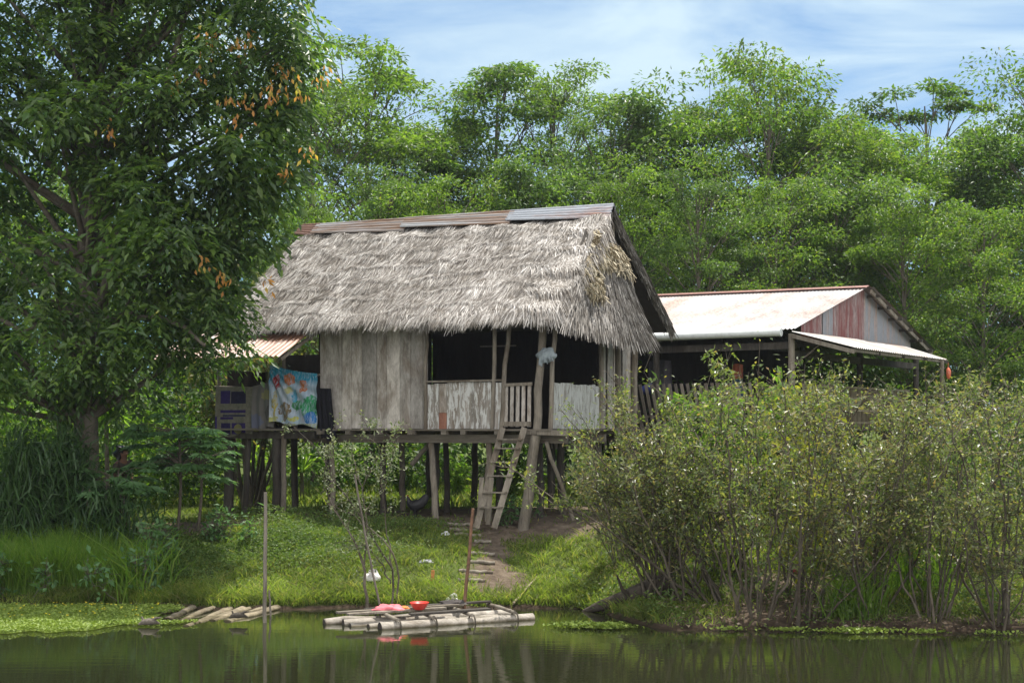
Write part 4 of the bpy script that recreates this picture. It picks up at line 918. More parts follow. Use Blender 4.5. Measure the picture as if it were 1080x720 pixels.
hen = w.build('hen', plain('black_feather', (.010, .009, .010), .6, 0, .3), smooth=True)
w = MB(); w.tube([(.15, 0, .455), (.17, 0, .475), (.195, 0, .46)], [.006, .014, .005], 6); w.build('comb', plain('comb_red', (.3, .03, .03), .6), hen, True)
hen.location = (hp[0], hp[1], hg); hen.rotation_euler = (0, 0, math.pi-.3); hen.scale = (1.0,)*3; tag(hen, 'black hen standing under the house beside a stilt', 'hen')

# ------------------------------------------------------------------ vegetation
def unit(v): return v/(np.linalg.norm(v, axis=-1, keepdims=True)+1e-9)
def curve(p0, p1, bend, k=7):
    p0 = np.array(p0, float); p1 = np.array(p1, float); t = np.linspace(0, 1, k)[:, None]
    return p0+(p1-p0)*t+np.array(bend)*np.sin(t*math.pi)
# --- big tree on the left
def big_tree():
    base = P(90, 545, 27.6); base[2] = float(ground_z(base[0], base[1]))
    root = empty('broadleaf_tree', base, 0, 'huge dark leafy tree over the left end of the house', 'tree')
    tr = MB(); trunk = np.array([P(90, 548, 27.6), P(91, 470, 27.6), P(90, 400, 27.6), P(89, 330, 27.55), P(93, 250, 27.5), P(97, 160, 27.4), P(104, 60, 27.3), P(108, -60, 27.3), P(112, -150, 27.2)])-base
    tr.tube(trunk, [.30, .235, .22, .21, .2, .17, .14, .1, .05], 14)
    fork = np.array([P(90, 335, 27.5), P(108, 318, 27.4), P(120, 280, 27.2), P(140, 200, 26.9), P(175, 90, 26.6), P(200, 0, 26.4)])-base
    tr.tube(fork, [.12, .13, .12, .1, .07, .04], 10)
    cr = MB(); og = MB(); br = []
    right = [(-140, 300), (0, 306), (60, 320), (130, 316), (180, 300), (220, 280), (255, 245), (285, 245), (330, 258), (358, 255), (375, 215), (395, 150), (425, 60)]
    cl = []
    y = -130
    while y < 425:
        xr = np.interp(y, [a for a, b in right], [b for a, b in right])
        x = -90+RN.uniform(-15, 15)
        while x < xr-12:
            skip = (15 < x < 68 and 175 < y < 265) or (RN.random() < .16)
            if not skip: cl.append((x+RN.uniform(-12, 12), y+RN.uniform(-12, 12), RN.uniform(25.7, 28.6) if RN.random() < .6 else RN.uniform(25.4, 26.9)))
            x += 33
        cl.append((xr-18+RN.uniform(-8, 8), y+RN.uniform(-10, 10), RN.uniform(26.2, 27.6)))
        y += 31
    for (x, y, d) in cl:
        if 66 < x < 114 and 205 < y < 335: d = RN.uniform(28.0, 28.8)
        csz = RN.uniform(.8, 1.25)
        c = P(x, y, d)-base; r = RN.uniform(.5, .85); n = 58
        o = unit(RN.normal(size=(n, 3)))*(RN.random((n, 1))**.45)*np.array([1.05, 1.0, .72])*r
        p = c+o
        outd = unit(o*np.array([1, 1, .3])+RN.normal(0, .45, (n, 3))+np.array([.1, -.25, -.1]))
        side = unit(np.cross(outd, np.array([0, 0, 1.])))
        sz = csz*RN.uniform(.7, 1.15, n)[:, None]
        for i in range(7):
            sgn = -1 if i % 2 else 1; q = p+outd*sz*(.04+.062*i)+np.array([0, 0, -.006*i*i])
            dd = outd*.6+side*sgn*(.8 if i < 6 else 0)+np.array([0, 0, -.38])
            cr.leaves(q, dd+RN.normal(0, .12, (n, 3)), RN.uniform(.14, .22, n)*sz[:, 0], RN.uniform(.065, .095, n)*sz[:, 0], .15, up=(0, -.3, 1), droop=.08)
        br.append(c)
    for c in [q for q in br if q[2] > 2.6][::2]:
        zt = min(max(c[2]-1.6-RN.random(), 2.2), 11.5); k = np.array([np.interp(zt, trunk[:, 2], trunk[:, j]) for j in range(3)])
        L = np.linalg.norm(c-k); tr.tube(curve(k, c, (0, 0, -.05*L*RN.uniform(.2, 1))), np.linspace(.035+.012*L, .012, 7), 6, cap=False)
    for pts in ([P(93, 338, 27.3), P(125, 335, 26.6), P(170, 335, 26.2), P(195, 345, 25.9), P(216, 365, 25.8)], [P(88, 335, 27.4), P(55, 338, 26.8), P(25, 350, 26.5)], [P(95, 262, 27.3), P(75, 270, 26.9), P(60, 275, 26.7)]):
        tr.tube(np.array(pts)-base, np.linspace(.07, .03, len(pts)), 7)
    for (x, y) in ((220, 42), (233, 47), (255, 45), (262, 40), (248, 55), (185, 85), (215, 80), (115, 137), (240, 107), (260, 105), (250, 130), (298, 72), (306, 80), (290, 97), (315, 101), (283, 97), (342, 86), (325, 160), (298, 178), (213, 275), (235, 292), (285, 300)):
        c = P(x, y, RN.uniform(25.2, 25.9))-base; n = RN.integers(7, 17)
        o = RN.normal(0, .1, (n, 3)); og.leaves(c+o, RN.normal(0, .4, (n, 3))+np.array([.1, 0, -.9]), RN.uniform(.09, .17, n), .06, .2)
    # twigs carrying the orange tips sit in the crown
    tr.build('trunk', M['bark'], root, True); cr.build('crown', M['leaf_dark'], root)
    o = og.build('young_leaves', M['leaf_orange'], root); o['label'] = 'orange young leaf tips'
big_tree()

# --- background trees
def bg_tree(seed, h, R, mat, clumps=44, per=560, leaf=.19, layered=.42, low=.28):
    global RN
    keep = RN; RN = np.random.default_rng(seed); r = RN
    root = bpy.data.objects.new('forest_tree', None); COL.objects.link(root)
    tr = MB(); cr = MB()
    k = np.linspace(0, 1, 9); tp = np.stack([.25*np.sin(k*3+seed)*k, .25*np.cos(k*2.3+seed)*k, k*h*.93], 1)
    tr.tube(tp, .02+.012*h*(1-k)**.8, 9)
    cs_ = []
    for i in range(clumps):
        t = low+(.97-low)*(i+.5)/clumps; az = i*2.4+r.uniform(-.5, .5)
        prof = math.sin(min(1, (t-low+.12)/(1-low+.12))*math.pi*.93+.12)**.7
        rad = R*prof*r.uniform(.35, 1.0)
        start = np.array([np.interp(max(.12, t-.16)*h, tp[:, 2], tp[:, j]) for j in range(3)])
        end = np.array([math.cos(az)*rad, math.sin(az)*rad, t*h+r.uniform(-.3, .3)])
        tr.tube(curve(start, end, (0, 0, .12*rad)), np.linspace(.02+.006*h*(1-t), .012, 7), 5, cap=False)
        a = r.uniform(.55, 1.2)*R/2.8
        for s in range(3):
            c = end+np.array([r.normal(0, a*.55), r.normal(0, a*.55), r.normal(0, a*.22)]); 
            tr.tube(curve(end*.6+start*.4, c, (0, 0, .1), 4), [.02, .016, .012, .008], 4, cap=False)
            cs_.append((c, a*r.uniform(.65, .95)))
    for c, a in cs_:
        n = int(per/3*r.uniform(.7, 1.3))
        o = unit(r.normal(size=(n, 3)))*(r.random((n, 1))**.42)*np.array([1, 1, layered])*a
        D = unit(o*np.array([1, 1, .2])+r.normal(0, .35*a, (n, 3)))+np.array([0, 0, -.28])
        cr.leaves(c+o, D, r.uniform(.7, 1.25, n)*leaf, r.uniform(.36, .5, n)*leaf, .2, up=(0, 0, 1))
    tr.build('trunk', M['bark'], root, True); cr.build('crown', mat, root); RN = keep
    return root, h
protos = [bg_tree(11, 14, 3.6, M['leaf_mid']), bg_tree(23, 14, 3.9, M['leaf_light'], 42, 560, .2, .40, .3), bg_tree(37, 14, 3.2, M['leaf_mid2'], 46, 520, .17, .5, .2), bg_tree(41, 14, 4.2, M['leaf_light2'], 42, 640, .21, .42, .2), bg_tree(53, 14, 3.0, M['leaf_mid'], 26, 620, .19, .26, .45), bg_tree(67, 14, 3.4, M['leaf_mid2'], 38, 560, .24, .55, .25), bg_tree(71, 14, 3.6, M['leaf_light'], 50, 480, .16, .38, .22)]
used = set()
TREES = [ # px, top py, distance, proto, width factor, label
 (335, 78, 50, 6, 1.0, 'tall tree rising between the dark left tree and the thatched roof'),
 (392, 48, 53, 1, 1.05, 'tall rounded tree above the left half of the thatched roof'),
 (446, 128, 52, 2, .9, 'lower tree in the dip of the treeline above the roof'),
 (520, 62, 54, 4, 1.1, 'tall open tree with sky showing through, above the roof middle'),
 (592, 58, 55, 6, 1.0, 'broad tree with a domed top above the ridge sheets'),
 (640, 112, 51, 2, .9, 'narrow tree right behind the gable peak'),
 (692, 92, 52, 5, .95, 'tree with a thin visible trunk just right of the gable'),
 (742, 92, 54, 1, .8, 'slim tree between the gable and the tallest tree'),
 (808, 56, 50, 3, .85, 'tallest pointed tree above the bright tin roof'),
 (866, 108, 52, 6, .9, 'sloping crowned tree right of the tallest tree'),
 (905, 145, 55, 2, .85, 'tree above the tip of the tin gable'),
 (972, 84, 58, 4, 1.15, 'distant flat topped tree standing alone against the sky at right'),
 (1025, 150, 52, 5, .9, 'bright spreading tree near the right edge, below the flat topped one'),
 (1100, 62, 50, 0, 1.0, 'tall tree cut by the upper right edge'),
 (470, 188, 45, 3, .8, 'bright green tree close behind the roof ridge'),
 (565, 160, 46, 5, .8, 'mid green tree close behind the middle of the roof'),
 (655, 175, 45, 1, .75, 'light tree close behind the gable peak'),
 (735, 180, 44, 2, .8, 'dark stemmed tree behind the shed ridge, left part'),
 (820, 190, 45, 3, .75, 'leafy tree behind the middle of the shed ridge'),
 (885, 175, 46, 5, .85, 'shaded tree behind the tin gable'),
 (955, 200, 44, 1, .85, 'bright low crowned tree right of the shed'),
 (1035, 215, 43, 3, .8, 'bushy tree at the right behind the river bushes'),
 (400, 178, 46, 2, .9, 'shaded tree behind the left end of the ridge'),
 (330, 205, 43, 1, .55, 'small pale large leaved tree beside the left ridge end'),
 (250, 215, 42, 0, .8, 'tree seen through the gap right of the big trunk'),
 (175, 245, 44, 3, .8, 'sunlit tree behind the dark tree, right of its trunk'),
 (45, 190, 45, 1, .8, 'sunlit tree in the gap left of the big trunk'),
 (476, 122, 53, 6, .9, 'tree filling the skyline between the dip and the open tree'),
 (842, 112, 53, 5, .9, 'dense tree tucked against the right flank of the tallest tree'),
 (935, 138, 51, 3, .9, 'bright tree just left of the flat topped one'),
 (1062, 118, 54, 6, 1.0, 'full crowned tree right of the flat topped one'),
 (-30, 260, 42, 2, .9, 'tree at the far left behind the dark crown'),
]
for i, (px, ty, d, k, wf, lab) in enumerate(TREES):
    root, ph = protos[k]
    o = root if k not in used else copy_tree(root); used.add(k)
    q = P(px, ty, d); z0 = 1.1; h = q[2]-z0; s = h/ph*1.0
    o.location = (q[0], q[1], z0); o.rotation_euler = (0, 0, i*1.37); ws = s*wf*(14/ max(h, 9))**.35
    o.scale = (ws, ws, s); tag(o, lab, 'tree', 'forest trees behind the house')
# far-off wood
def far_forest():
    cr = MB()
    for i in range(210):
        x = RN.uniform(-42, 48); y = RN.uniform(60, 80); zt = RN.uniform(2, 13.5)
        if abs(x/y*1500+540-1000) < 90: zt = min(zt, 12)
        c = np.array([x, y, zt]); n = 260; a = RN.uniform(1.6, 3)
        o = unit(RN.normal(size=(n, 3)))*(RN.random((n, 1))**.4)*np.array([1, 1, .55])*a
        cr.leaves(c+o, o+RN.normal(0, a*.5, (n, 3))+np.array([0, 0, -.3]), RN.uniform(.35, .6, n), .22, .2, up=(0, 0, 1))
    tag(cr.build('far_forest', M['leaf_forest']), 'dense far forest filling the space between the trees', 'forest', kind='stuff')
far_forest()
def undergrowth():
    cr = MB()
    def clump(x, y, z, a, n, L):
        c = np.array([x, y, z]); o = unit(RN.normal(size=(n, 3)))*(RN.random((n, 1))**.4)*np.array([1, 1, .75])*a
        cr.leaves(c+o, o+RN.normal(0, a*.5, (n, 3))+np.array([0, 0, -.2]), RN.uniform(.7, 1.3, n)*L, RN.uniform(.4, .55, n)*L, .2, up=(0, 0, 1))
    for i in range(420):
        y = RN.uniform(36.5, 45); x = RN.uniform(-20, 22); top = 4.2+1.2*math.sin(x*.7)
        if x/y > .27: top = 1.2
        clump(x, y, 1.2+RN.random()**.8*top*.9, RN.uniform(.55, 1.1), 110, .22)
    for i in range(150):   # left side, behind the big tree
        y = RN.uniform(32.5, 38); x = (RN.uniform(-60, 235)-540)/F*y; clump(x, y, 1.2+RN.random()*2.6, RN.uniform(.4, .8), 120, .17)
    for i in range(40):   # dark corner left of trunk
        y = RN.uniform(29.2, 33); x = (RN.uniform(-60, 32)-540)/F*y; clump(x, y, 1.2+RN.random()*2.4, RN.uniform(.35, .6), 120, .13)
    for i in range(70):   # right of the shed
        y = RN.uniform(34, 42); x = (RN.uniform(1015, 1140)-540)/F*y; clump(x, y, 1.2+RN.random()*1.9, RN.uniform(.5, .9), 120, .2)
    for i in range(46):   # low plants under and behind the shed
        y = RN.uniform(28.5, 32); x = (RN.uniform(700, 1100)-540)/F*y; clump(x, y, 1.2+RN.random()*.8, RN.uniform(.25, .5), 110, .14)
    tag(cr.build('undergrowth', M['leaf_under']), 'dense leafy undergrowth below the forest trees', 'undergrowth', kind='stuff')
undergrowth()

# --- shrubs along the right shore
def shrub(seed, h, spread, stems, leaves, mat, lean=(0, 0), stemmat='twig', leaf=.085, name='shore_shrub', low=.24, r0=.02):
    global RN
    keep = RN; RN = np.random.default_rng(seed); r = RN
    root = bpy.data.objects.new(name, None); COL.objects.link(root); stm = MB(); lf = MB(); pts = []
    for i in range(stems):
        az = r.uniform(0, 6.283); b = np.array([math.cos(az), math.sin(az), 0])*r.uniform(.03, .22); b[2] = -.15
        out = spread*r.uniform(.1, 1.25)**.8; hh = h*r.uniform(.62, 1.08)*(1-.12*(out/spread)**2)
        e = b+np.array([math.cos(az)*out+lean[0]*hh, math.sin(az)*out*.6+lean[1]*hh, hh])
        c = curve(b, e, (r.normal(0, .2), r.normal(0, .2), r.uniform(0, .35)), 12); c[1:-1] += r.normal(0, .025, (10, 3))
        stm.tube(c, np.linspace(r0*r.uniform(.7, 1.3), .004, 12), 5, cap=False)
        for j in range(9):
            t = r.uniform(low*.8, .97); k = np.array([np.interp(t, np.linspace(0, 1, 12), c[:, q]) for q in range(3)])
            a2 = az+r.normal(0, 1.3); L = r.uniform(.3, .8)*(h/3.6)*(1.15-.5*t); e2 = k+np.array([math.cos(a2)*L*.8, math.sin(a2)*L*.8, L*r.uniform(.25, .9)])
            c2 = curve(k, e2, (0, 0, r.normal(0, .07)), 6); c2[1:] += r.normal(0, .015, (5, 3)); stm.tube(c2, np.linspace(.007, .0025, 6), 4, cap=False)
            pts += list(c2[1:])
            for q in range(2):
                k3 = c2[r.integers(2, 6)]; e3 = k3+unit(r.normal(size=3)+np.array([0, 0, .5]))*r.uniform(.12, .35); stm.tube(curve(k3, e3, (0, 0, 0), 3), [.004, .003, .002], 4, cap=False); pts += [(k3+e3)/2, e3]
        pts += list(c[6:])
    pts = np.array(pts); wt = r.gamma(.55, 1, len(pts)); i = r.choice(len(pts), leaves, p=wt/wt.sum()); n = leaves
    p = pts[i]+r.normal(0, .06, (n, 3)); D = r.normal(0, 1, (n, 3))+np.array([0, 0, -.25])
    lf.leaves(p, D, (.45+r.gamma(2.2, .22, n))*leaf, r.uniform(.38, .55, n)*leaf, .25, up=(0, 0, 1))
    stm.build('stems', M[stemmat], root, True); lf.build('foliage', M[mat] if isinstance(mat, str) else mat, root); RN = keep; return root
SB = [shrub(101, 3.6, 1.2, 12, 3900, 'leaf_bush', lean=(-.1, 0), leaf=.075), shrub(102, 3.6, 1.4, 14, 4000, 'leaf_bush2', lean=(.08, .03), leaf=.08), shrub(103, 3.6, 1.1, 11, 3400, 'leaf_bush', r0=.016, lean=(-.16, 0), leaf=.07), shrub(104, 3.2, 1.3, 12, 2500, 'leaf_bush2', lean=(-.66, 0), leaf=.075, low=.36), shrub(105, 2.6, 1.0, 10, 2600, 'leaf_bush', lean=(-.3, -.05), leaf=.075)]
used = set()
for i, (px, d, ty, k, rz, wf, lab) in enumerate([
 (752, 23.0, 415, 3, 0, 1.15, 'river shrub leaning far left towards the ladder on long bare stems'),
 (722, 22.9, 376, 0, .6, .95, 'tall river shrub in front of the right end of the house'),
 (796, 22.3, 358, 1, 1.9, .95, 'tall river shrub below the shed gutter, with a sprig sticking up'),
 (690, 23.2, 396, 1, 2.6, .85, 'river shrub just below the slatted shed rail, beside the house wall'),
 (850, 22.2, 380, 2, 3.0, 1.2, 'river shrub below the tin gable, dense dark stems at the waterline'),
 (915, 22.3, 370, 0, 4.1, 1.05, 'river shrub in front of the woven rail'),
 (985, 22.0, 386, 1, 5.2, .9, 'river shrub below the end awning post'),
 (1055, 21.9, 388, 2, .9, 1.25, 'river shrub nearest the right edge of the water'),
 (700, 23.4, 445, 4, .3, 1.0, 'lower drooping shrub beside the house corner'),
 (655, 25.2, 452, 4, .2, .72, 'small shrub at the foot of the house stilts'),
 (765, 24.4, 380, 2, 2.2, 1.2, 'shrub in the second row behind the tall river shrubs, left'),
 (880, 24.6, 378, 1, 3.9, .85, 'shrub in the second row under the shed awning'),
 (960, 24.8, 402, 0, 1.2, .95, 'shrub in the second row under the woven rail'),
 (1035, 24.6, 380, 2, 5.5, 1.2, 'shrub in the second row near the right edge with brownish tips'),
 (1100, 23.0, 400, 1, 2.8, .9, 'shrub cut by the right edge')]):
    root = SB[k]; o = root if k not in used else copy_tree(root); used.add(k)
    x = (px-540)/F*d; z0 = max(0.0, float(ground_z(x, d))); h = P(px, ty, d)[2]-z0; ph = (3.6, 3.6, 3.6, 3.2, 2.6)[k]; s = h/ph/1.02
    o.location = (x, d, z0); o.rotation_euler = (0, 0, rz); o.scale = (s*wf, s*wf, s); tag(o, lab, 'shrub', 'shrubs along the right shore')
# yellow-tinted leafy plants among them
SY = shrub(120, 1.5, .5, 6, 420, 'leaf_yellow', leaf=.13, name='yellow_plant'); used = 0
for px, d, ty, lab in ((855, 26.5, 385, 'yellow leaved plant below the tin gable'), (845, 23.6, 440, 'small yellow leaved plant amid the river shrubs')):
    o = SY if not used else copy_tree(SY); used = 1; x = (px-540)/F*d; zt = P(px, ty, d)[2]; z0 = float(ground_z(x, d)); s = (zt-z0)/1.55; o.location = (x, d, z0); o.scale = (s*.55, s*.55, s); tag(o, lab, 'plant')
SG = shrub(121, 2.4, .8, 8, 1300, 'tall_grass', leaf=.2, name='leafy_plant'); used = 0
for px, d, ty, lab in ((825, 28.5, 392, 'bright broad leaved plant growing in front of the shed'), (745, 27.5, 400, 'bright leafy plant between house and shed'), (905, 26.8, 470, 'bright leafy plant behind the shrub stems at right'), (535, 33.5, 475, 'sunlit plant seen between the stilts left of the ladder'), (352, 37.5, 478, 'sunlit plant behind the house, right of the porch stilts'), (425, 38.0, 484, 'sunlit plant behind the house above the black hen'), (480, 36.5, 482, 'sunlit plant behind the house between two dark stilts')):
    o = SG if not used else copy_tree(SG); used = 1; x = (px-540)/F*d; zt = P(px, ty, d)[2]; z0 = float(ground_z(x, d)); s = (zt-z0)/2.45; o.location = (x, d, z0); o.scale = (s, s, s); o.rotation_euler = (0, 0, px); tag(o, lab, 'plant')
# --- bare pale shrub in front of the left bank
def bare_shrub():
    base = gp(398, 642); root = empty('bare_shrub', base, 0, 'nearly bare pale shrub leaning left behind the raft', 'shrub'); st = MB(); lf = MB(); d = base[1]; tips = []
    paths = [([(387, 645), (384, 600), (378, 575), (358, 545), (338, 520)], .04), ([(384, 600), (388, 560), (382, 520), (374, 490), (370, 470)], .022), ([(413, 642), (414, 595), (400, 580), (380, 545), (360, 515), (332, 470), (305, 445)], .028), ([(414, 600), (408, 560), (404, 520), (402, 490), (404, 460)], .018), ([(417, 642), (420, 600), (410, 575), (392, 560), (370, 540), (345, 530)], .025), ([(412, 615), (400, 590), (385, 575)], .02), ([(380, 545), (385, 510), (400, 475), (390, 455)], .014), ([(358, 545), (340, 512), (345, 480), (352, 452)], .014), ([(404, 520), (415, 480), (420, 455)], .01)]
    for pth, r in paths:
        q = np.array([P(x, y, d+.1*math.sin(i*2+x)) for i, (x, y) in enumerate(pth)])-base
        k = np.linspace(0, 1, 14); qq = np.stack([np.interp(k, np.linspace(0, 1, len(q)), q[:, j]) for j in range(3)], 1); qq[1:-1] += RN.normal(0, .015, (12, 3))
        st.tube(qq, np.linspace(r*.8, .004, 14), 6, cap=False)
        for j in range(9):
            a = qq[RN.integers(5, 14)]; e = a+unit(RN.normal(size=3)+np.array([-.1, 0, .5]))*RN.uniform(.12, .45); st.tube(curve(a, e, (0, 0, .03), 4), np.linspace(.006, .002, 4), 4, cap=False); tips += [(a+e)/2, e, a*.3+e*.7]
    tips = np.array(tips); n = 1700; p = tips[RN.integers(0, len(tips), n)]+RN.normal(0, .06, (n, 3))
    lf.leaves(p, RN.normal(size=(n, 3)), RN.uniform(.04, .09, n), RN.uniform(.02, .04, n), .25)
    st.build('stems', M['twig'], root, True); lf.build('foliage', M['leaf_pale'], root)
bare_shrub()
# --- papaya-like plants with lobed leaves
def papaya(px, py_top, d, n, seed, label, sp):
    g = np.random.default_rng(seed); x = (px-540)/F*d; z0 = float(ground_z(x, d)); base = np.array([x, d, z0]); zt = P(px, py_top, d)[2]-z0
    root = empty('papaya_plant', base, 0, label, 'plant'); st = MB(); lf = MB()
    st.tube(curve((0, 0, -.1), (.05, 0, zt*.8), (.06, 0, 0)), np.linspace(.035, .022, 7), 8)
    for i in range(n):
        t = g.uniform(.45, .82); a = np.array([.04, 0, zt*t]); az = g.uniform(0, 6.283); L = sp*g.uniform(.35, 1.0)
        e = a+np.array([math.cos(az)*L, math.sin(az)*L, L*g.uniform(.05, .55)]); e[2] = min(e[2], zt)
        st.tube(curve(a, e, (0, 0, .08), 5), np.linspace(.01, .006, 5), 5, cap=False)
        m = 9; th = az+np.linspace(-2.5, 2.5, m); D = np.stack([np.cos(th), np.sin(th), np.full(m, -.28)], 1)
        ln = .36*g.uniform(.75, 1.15)*(1-.35*np.abs(np.linspace(-1, 1, m)))
        lf.leaves(np.repeat(e[None], m, 0), D, ln, .10, .12, up=(0, 0, 1), droop=.15)
        for f_ in (.45, .62):
            for sg in (-1, 1):
                th2 = th+sg*.55; lf.leaves(e+D*(ln*f_)[:, None], np.stack([np.cos(th2), np.sin(th2), np.full(m, -.3)], 1), ln*.42, .04, .1, up=(0, 0, 1))
    st.build('stem', M['twig'], root, True); lf.build('leaves', M['leaf_papaya'], root)
papaya(122, 482, 26.9, 30, 1, 'papaya plant with lobed leaves low on the left bank, right of the big trunk', .75)
papaya(186, 432, 27.6, 54, 2, 'largest papaya plant, spreading left of the porch stilts', .9)
papaya(208, 446, 28.0, 30, 3, 'papaya plant touching the far left porch stilt', .8)
# --- spiky plants
def spiky(px, py, d, n, L, seed, label, mat='leaf_spiky', zlift=0):
    g = np.random.default_rng(seed); x = (px-540)/F*d; z0 = float(ground_z(x, d)); zc = P(px, py, d)[2]; root = empty('spiky_plant', (x, d, z0), 0, label, 'plant'); st = MB(); lf = MB()
    st.tube([(0, 0, -.1), (.02, 0, (zc-z0)*.5), (0, 0, zc-z0)], [.06, .05, .045], 8)
    az = g.uniform(0, 6.283, n); el = g.uniform(.1, 1.45, n); l = L*g.uniform(.7, 1.1, n)
    h = np.stack([np.cos(az), np.sin(az), 0*az], 1); up = np.array([[0, 0, 1.]])
    A = np.repeat(np.array([[0, 0, zc-z0]]), n, 0); B = A+h*(np.cos(el)*l*.5)[:, None]+up*(np.sin(el)*l*.5)[:, None]
    Cc = B+h*(np.cos(el)*l*.55)[:, None]+up*((np.sin(el)-.75)*l*.5)[:, None]
    lf.blades(A, B, Cc, .055, taper=.1); st.build('stem', M['bark'], root, True); lf.build('leaves', M[mat], root)
spiky(268, 494, 36.8, 60, 1.35, 1, 'bright yellow green spiky plant between the porch stilts')
spiky(318, 498, 36.5, 54, 1.25, 2, 'spiky plant with arching leaves just right of the porch corner stilt')
spiky(112, 446, 30.0, 60, 1.15, 3, 'spiky plant with shiny leaves just behind the big trunk')
spiky(62, 440, 30.2, 56, 1.15, 4, 'spiky plant with shiny leaves left of the big trunk')
# --- dark cane clump by the trunk and small weeds
def cane():
    base = P(58, 560, 26.5); base[2] = float(ground_z(base[0], base[1])); root = empty('cane_clump', base, 0, 'dark clump of tall arching cane grass at the foot of the big tree', 'cane'); st = MB(); lf = MB(); n = 3800
    x = RN.normal(-.15, .72, n); y = RN.normal(.1, .35, n); hgt = RN.uniform(.1, 2.5, n)*(1+.16*np.sin(x*7)+.1*np.sin(x*13))*(1-.08*np.abs(x)); hgt = np.where(x > .55, hgt*.55, hgt); A = np.stack([x, y, hgt*.75], 1); az = RN.uniform(0, 6.283, n)
    B = A+np.stack([np.cos(az)*.16, np.sin(az)*.16, RN.uniform(.2, .5, n)], 1); Cc = B+np.stack([np.cos(az)*.3, np.sin(az)*.3, RN.uniform(-.35, .2, n)], 1); lf.blades(A, B, Cc, .03, taper=.1)
    for i in range(80):
        x, y = RN.normal(0, .7), RN.normal(.4, .35); st.tube(curve((x, y, -.1), (x+RN.normal(0, .2), y, RN.uniform(.8, 1.7)), (0, 0, 0), 4), .01, 5, cap=False)
    st.build('canes', M['bark'], root, True); lf.build('blades', M['leaf_cane'], root)
cane()
WD = shrub(140, .7, .28, 6, 260, 'leaf_papaya', leaf=.16, name='weed', low=.2, r0=.008); used = 0
WL = ['leafy weed at the left edge behind the tall grass', 'leafy weed standing over the tall grass, below the cane clump', 'pale leafy weed beside the grass at the end of the weed mat', 'leafy weed on the dark bank above the sunken raft', 'leafy weed on the bank left of the tall dark pole', 'leafy weed at the very left above the floating mat', 'small weed growing beside the ladder foot']
for (px, py, sc_), lab in zip(((20, 575, 1.3), (75, 575, 1.2), (142, 628, 1.0), (165, 600, 1.1), (238, 575, .9), (6, 632, 1.0), (541, 553, .7)), WL):
    o = WD if not used else copy_tree(WD); used = 1; o.location = gp(px, py); o.scale = (sc_,)*3; o.rotation_euler = (0, 0, px); tag(o, lab, 'weed')
# yellowish bushy small tree behind the porch
YB = shrub(150, 5.5, 1.6, 12, 5200, 'leaf_bush', leaf=.15, name='bushy_tree', low=.35, r0=.04)
x = (262-540)/F*33.5; YB.location = (x, 33.5, 1.2); YB.scale = (1.15, 1, 1.12); tag(YB, 'yellowish bushy small tree behind the left edge of the thatched roof', 'tree')

# ------------------------------------------------------------------ camera, sky, sun
cam = bpy.data.cameras.new('camera'); co = bpy.data.objects.new('camera', cam); COL.objects.link(co)
co.location = (0, 0, CAMZ); co.rotation_euler = (math.radians(90), 0, 0)
cam.sensor_width = 36; cam.lens = 50; cam.shift_y = 90/1080; cam.clip_end = 3000; cam.clip_start = .5
SC.camera = co
SUN_EL, SUN_AZ = 75, 38
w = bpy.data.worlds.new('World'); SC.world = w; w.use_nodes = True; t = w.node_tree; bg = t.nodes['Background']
sky = N(t, 'ShaderNodeTexSky', sky_type='NISHITA'); sky.sun_disc = False; sky.sun_elevation = math.radians(SUN_EL); sky.sun_rotation = math.radians(SUN_AZ); sky.air_density = 1.0; sky.dust_density = .3; sky.ozone_density = 2.0
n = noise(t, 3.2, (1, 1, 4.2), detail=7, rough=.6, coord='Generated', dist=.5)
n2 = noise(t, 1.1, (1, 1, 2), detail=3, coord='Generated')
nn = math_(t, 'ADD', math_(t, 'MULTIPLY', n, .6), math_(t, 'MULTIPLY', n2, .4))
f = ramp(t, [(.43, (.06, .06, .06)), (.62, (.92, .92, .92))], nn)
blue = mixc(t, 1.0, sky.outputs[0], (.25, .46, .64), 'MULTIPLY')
front = mixc(t, f, blue, (3.6, 4.5, 5.0))
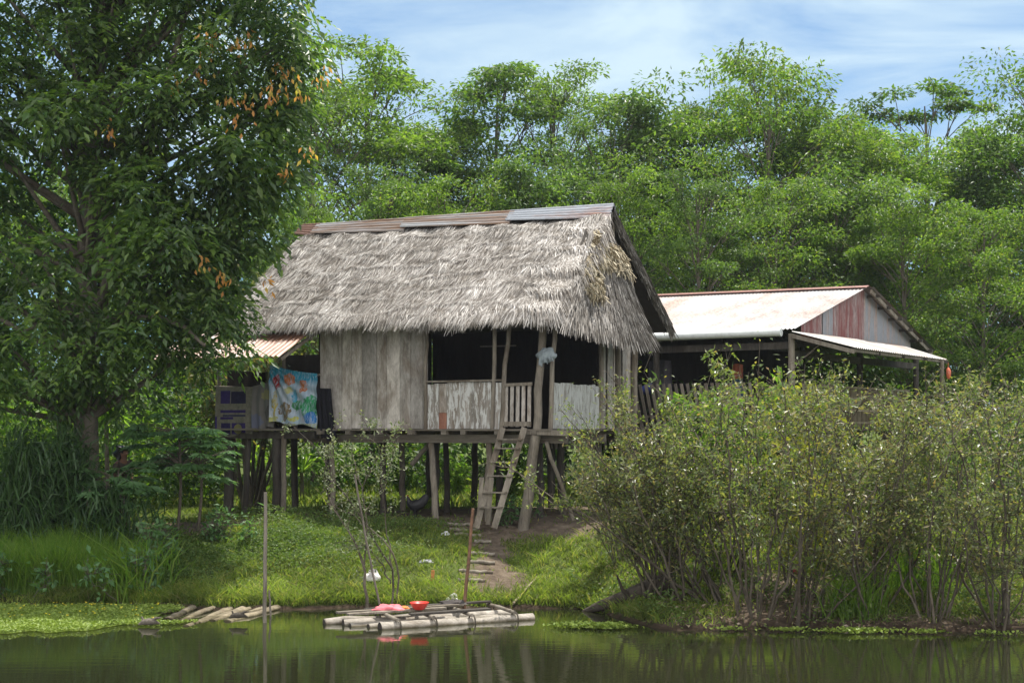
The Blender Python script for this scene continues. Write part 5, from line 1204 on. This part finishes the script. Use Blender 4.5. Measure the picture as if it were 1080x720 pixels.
# unseen bright white cloud added to the sky behind the camera as fill light
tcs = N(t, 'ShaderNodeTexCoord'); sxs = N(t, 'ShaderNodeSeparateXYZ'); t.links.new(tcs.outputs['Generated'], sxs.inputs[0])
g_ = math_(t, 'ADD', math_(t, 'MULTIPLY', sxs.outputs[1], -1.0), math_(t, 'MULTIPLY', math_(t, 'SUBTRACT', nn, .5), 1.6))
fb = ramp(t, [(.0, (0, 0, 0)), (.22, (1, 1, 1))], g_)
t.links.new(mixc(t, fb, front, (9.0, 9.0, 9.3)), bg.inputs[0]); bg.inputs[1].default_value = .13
sl = bpy.data.lights.new('sun', 'SUN'); sl.energy = 4.7; sl.angle = math.radians(.53); sl.color = (1, .955, .88)
so_ = bpy.data.objects.new('sun', sl); COL.objects.link(so_)
e, a = math.radians(SUN_EL), math.radians(SUN_AZ)
sv = Vector((math.cos(e)*math.sin(a), math.cos(e)*math.cos(a), math.sin(e)))
so_.rotation_euler = (-sv).to_track_quat('-Z', 'Y').to_euler(); so_.location = (0, 0, 40)
vs = SC.view_settings; vs.view_transform = 'Standard'; vs.look = 'None'; vs.exposure = .68; vs.gamma = 1
SC.cycles.max_bounces = 8; SC.cycles.transparent_max_bounces = 4; SC.cycles.transmission_bounces = 4
try: SC.cycles.use_denoising = True
except Exception: pass

def haze():
    b = MB(); b.add([(x, y, z) for x in (-60, 60) for y in (-6, 95) for z in (-3, 30)], [[0, 1, 3, 2], [4, 6, 7, 5], [0, 4, 5, 1], [2, 3, 7, 6], [0, 2, 6, 4], [1, 5, 7, 3]])
    m = bpy.data.materials.new('haze'); m.use_nodes = True; t = m.node_tree; t.nodes.remove(t.nodes['Principled BSDF'])
    v = N(t, 'ShaderNodeVolumePrincipled'); v.inputs['Color'].default_value = (.9, .94, 1, 1); v.inputs['Density'].default_value = .00027; v.inputs['Anisotropy'].default_value = .3
    t.links.new(v.outputs[0], t.nodes['Material Output'].inputs['Volume'])
    tag(b.build('haze', m), 'thin humid haze over the river bank', 'haze', kind='stuff')
HAZE = True
if HAZE: haze()
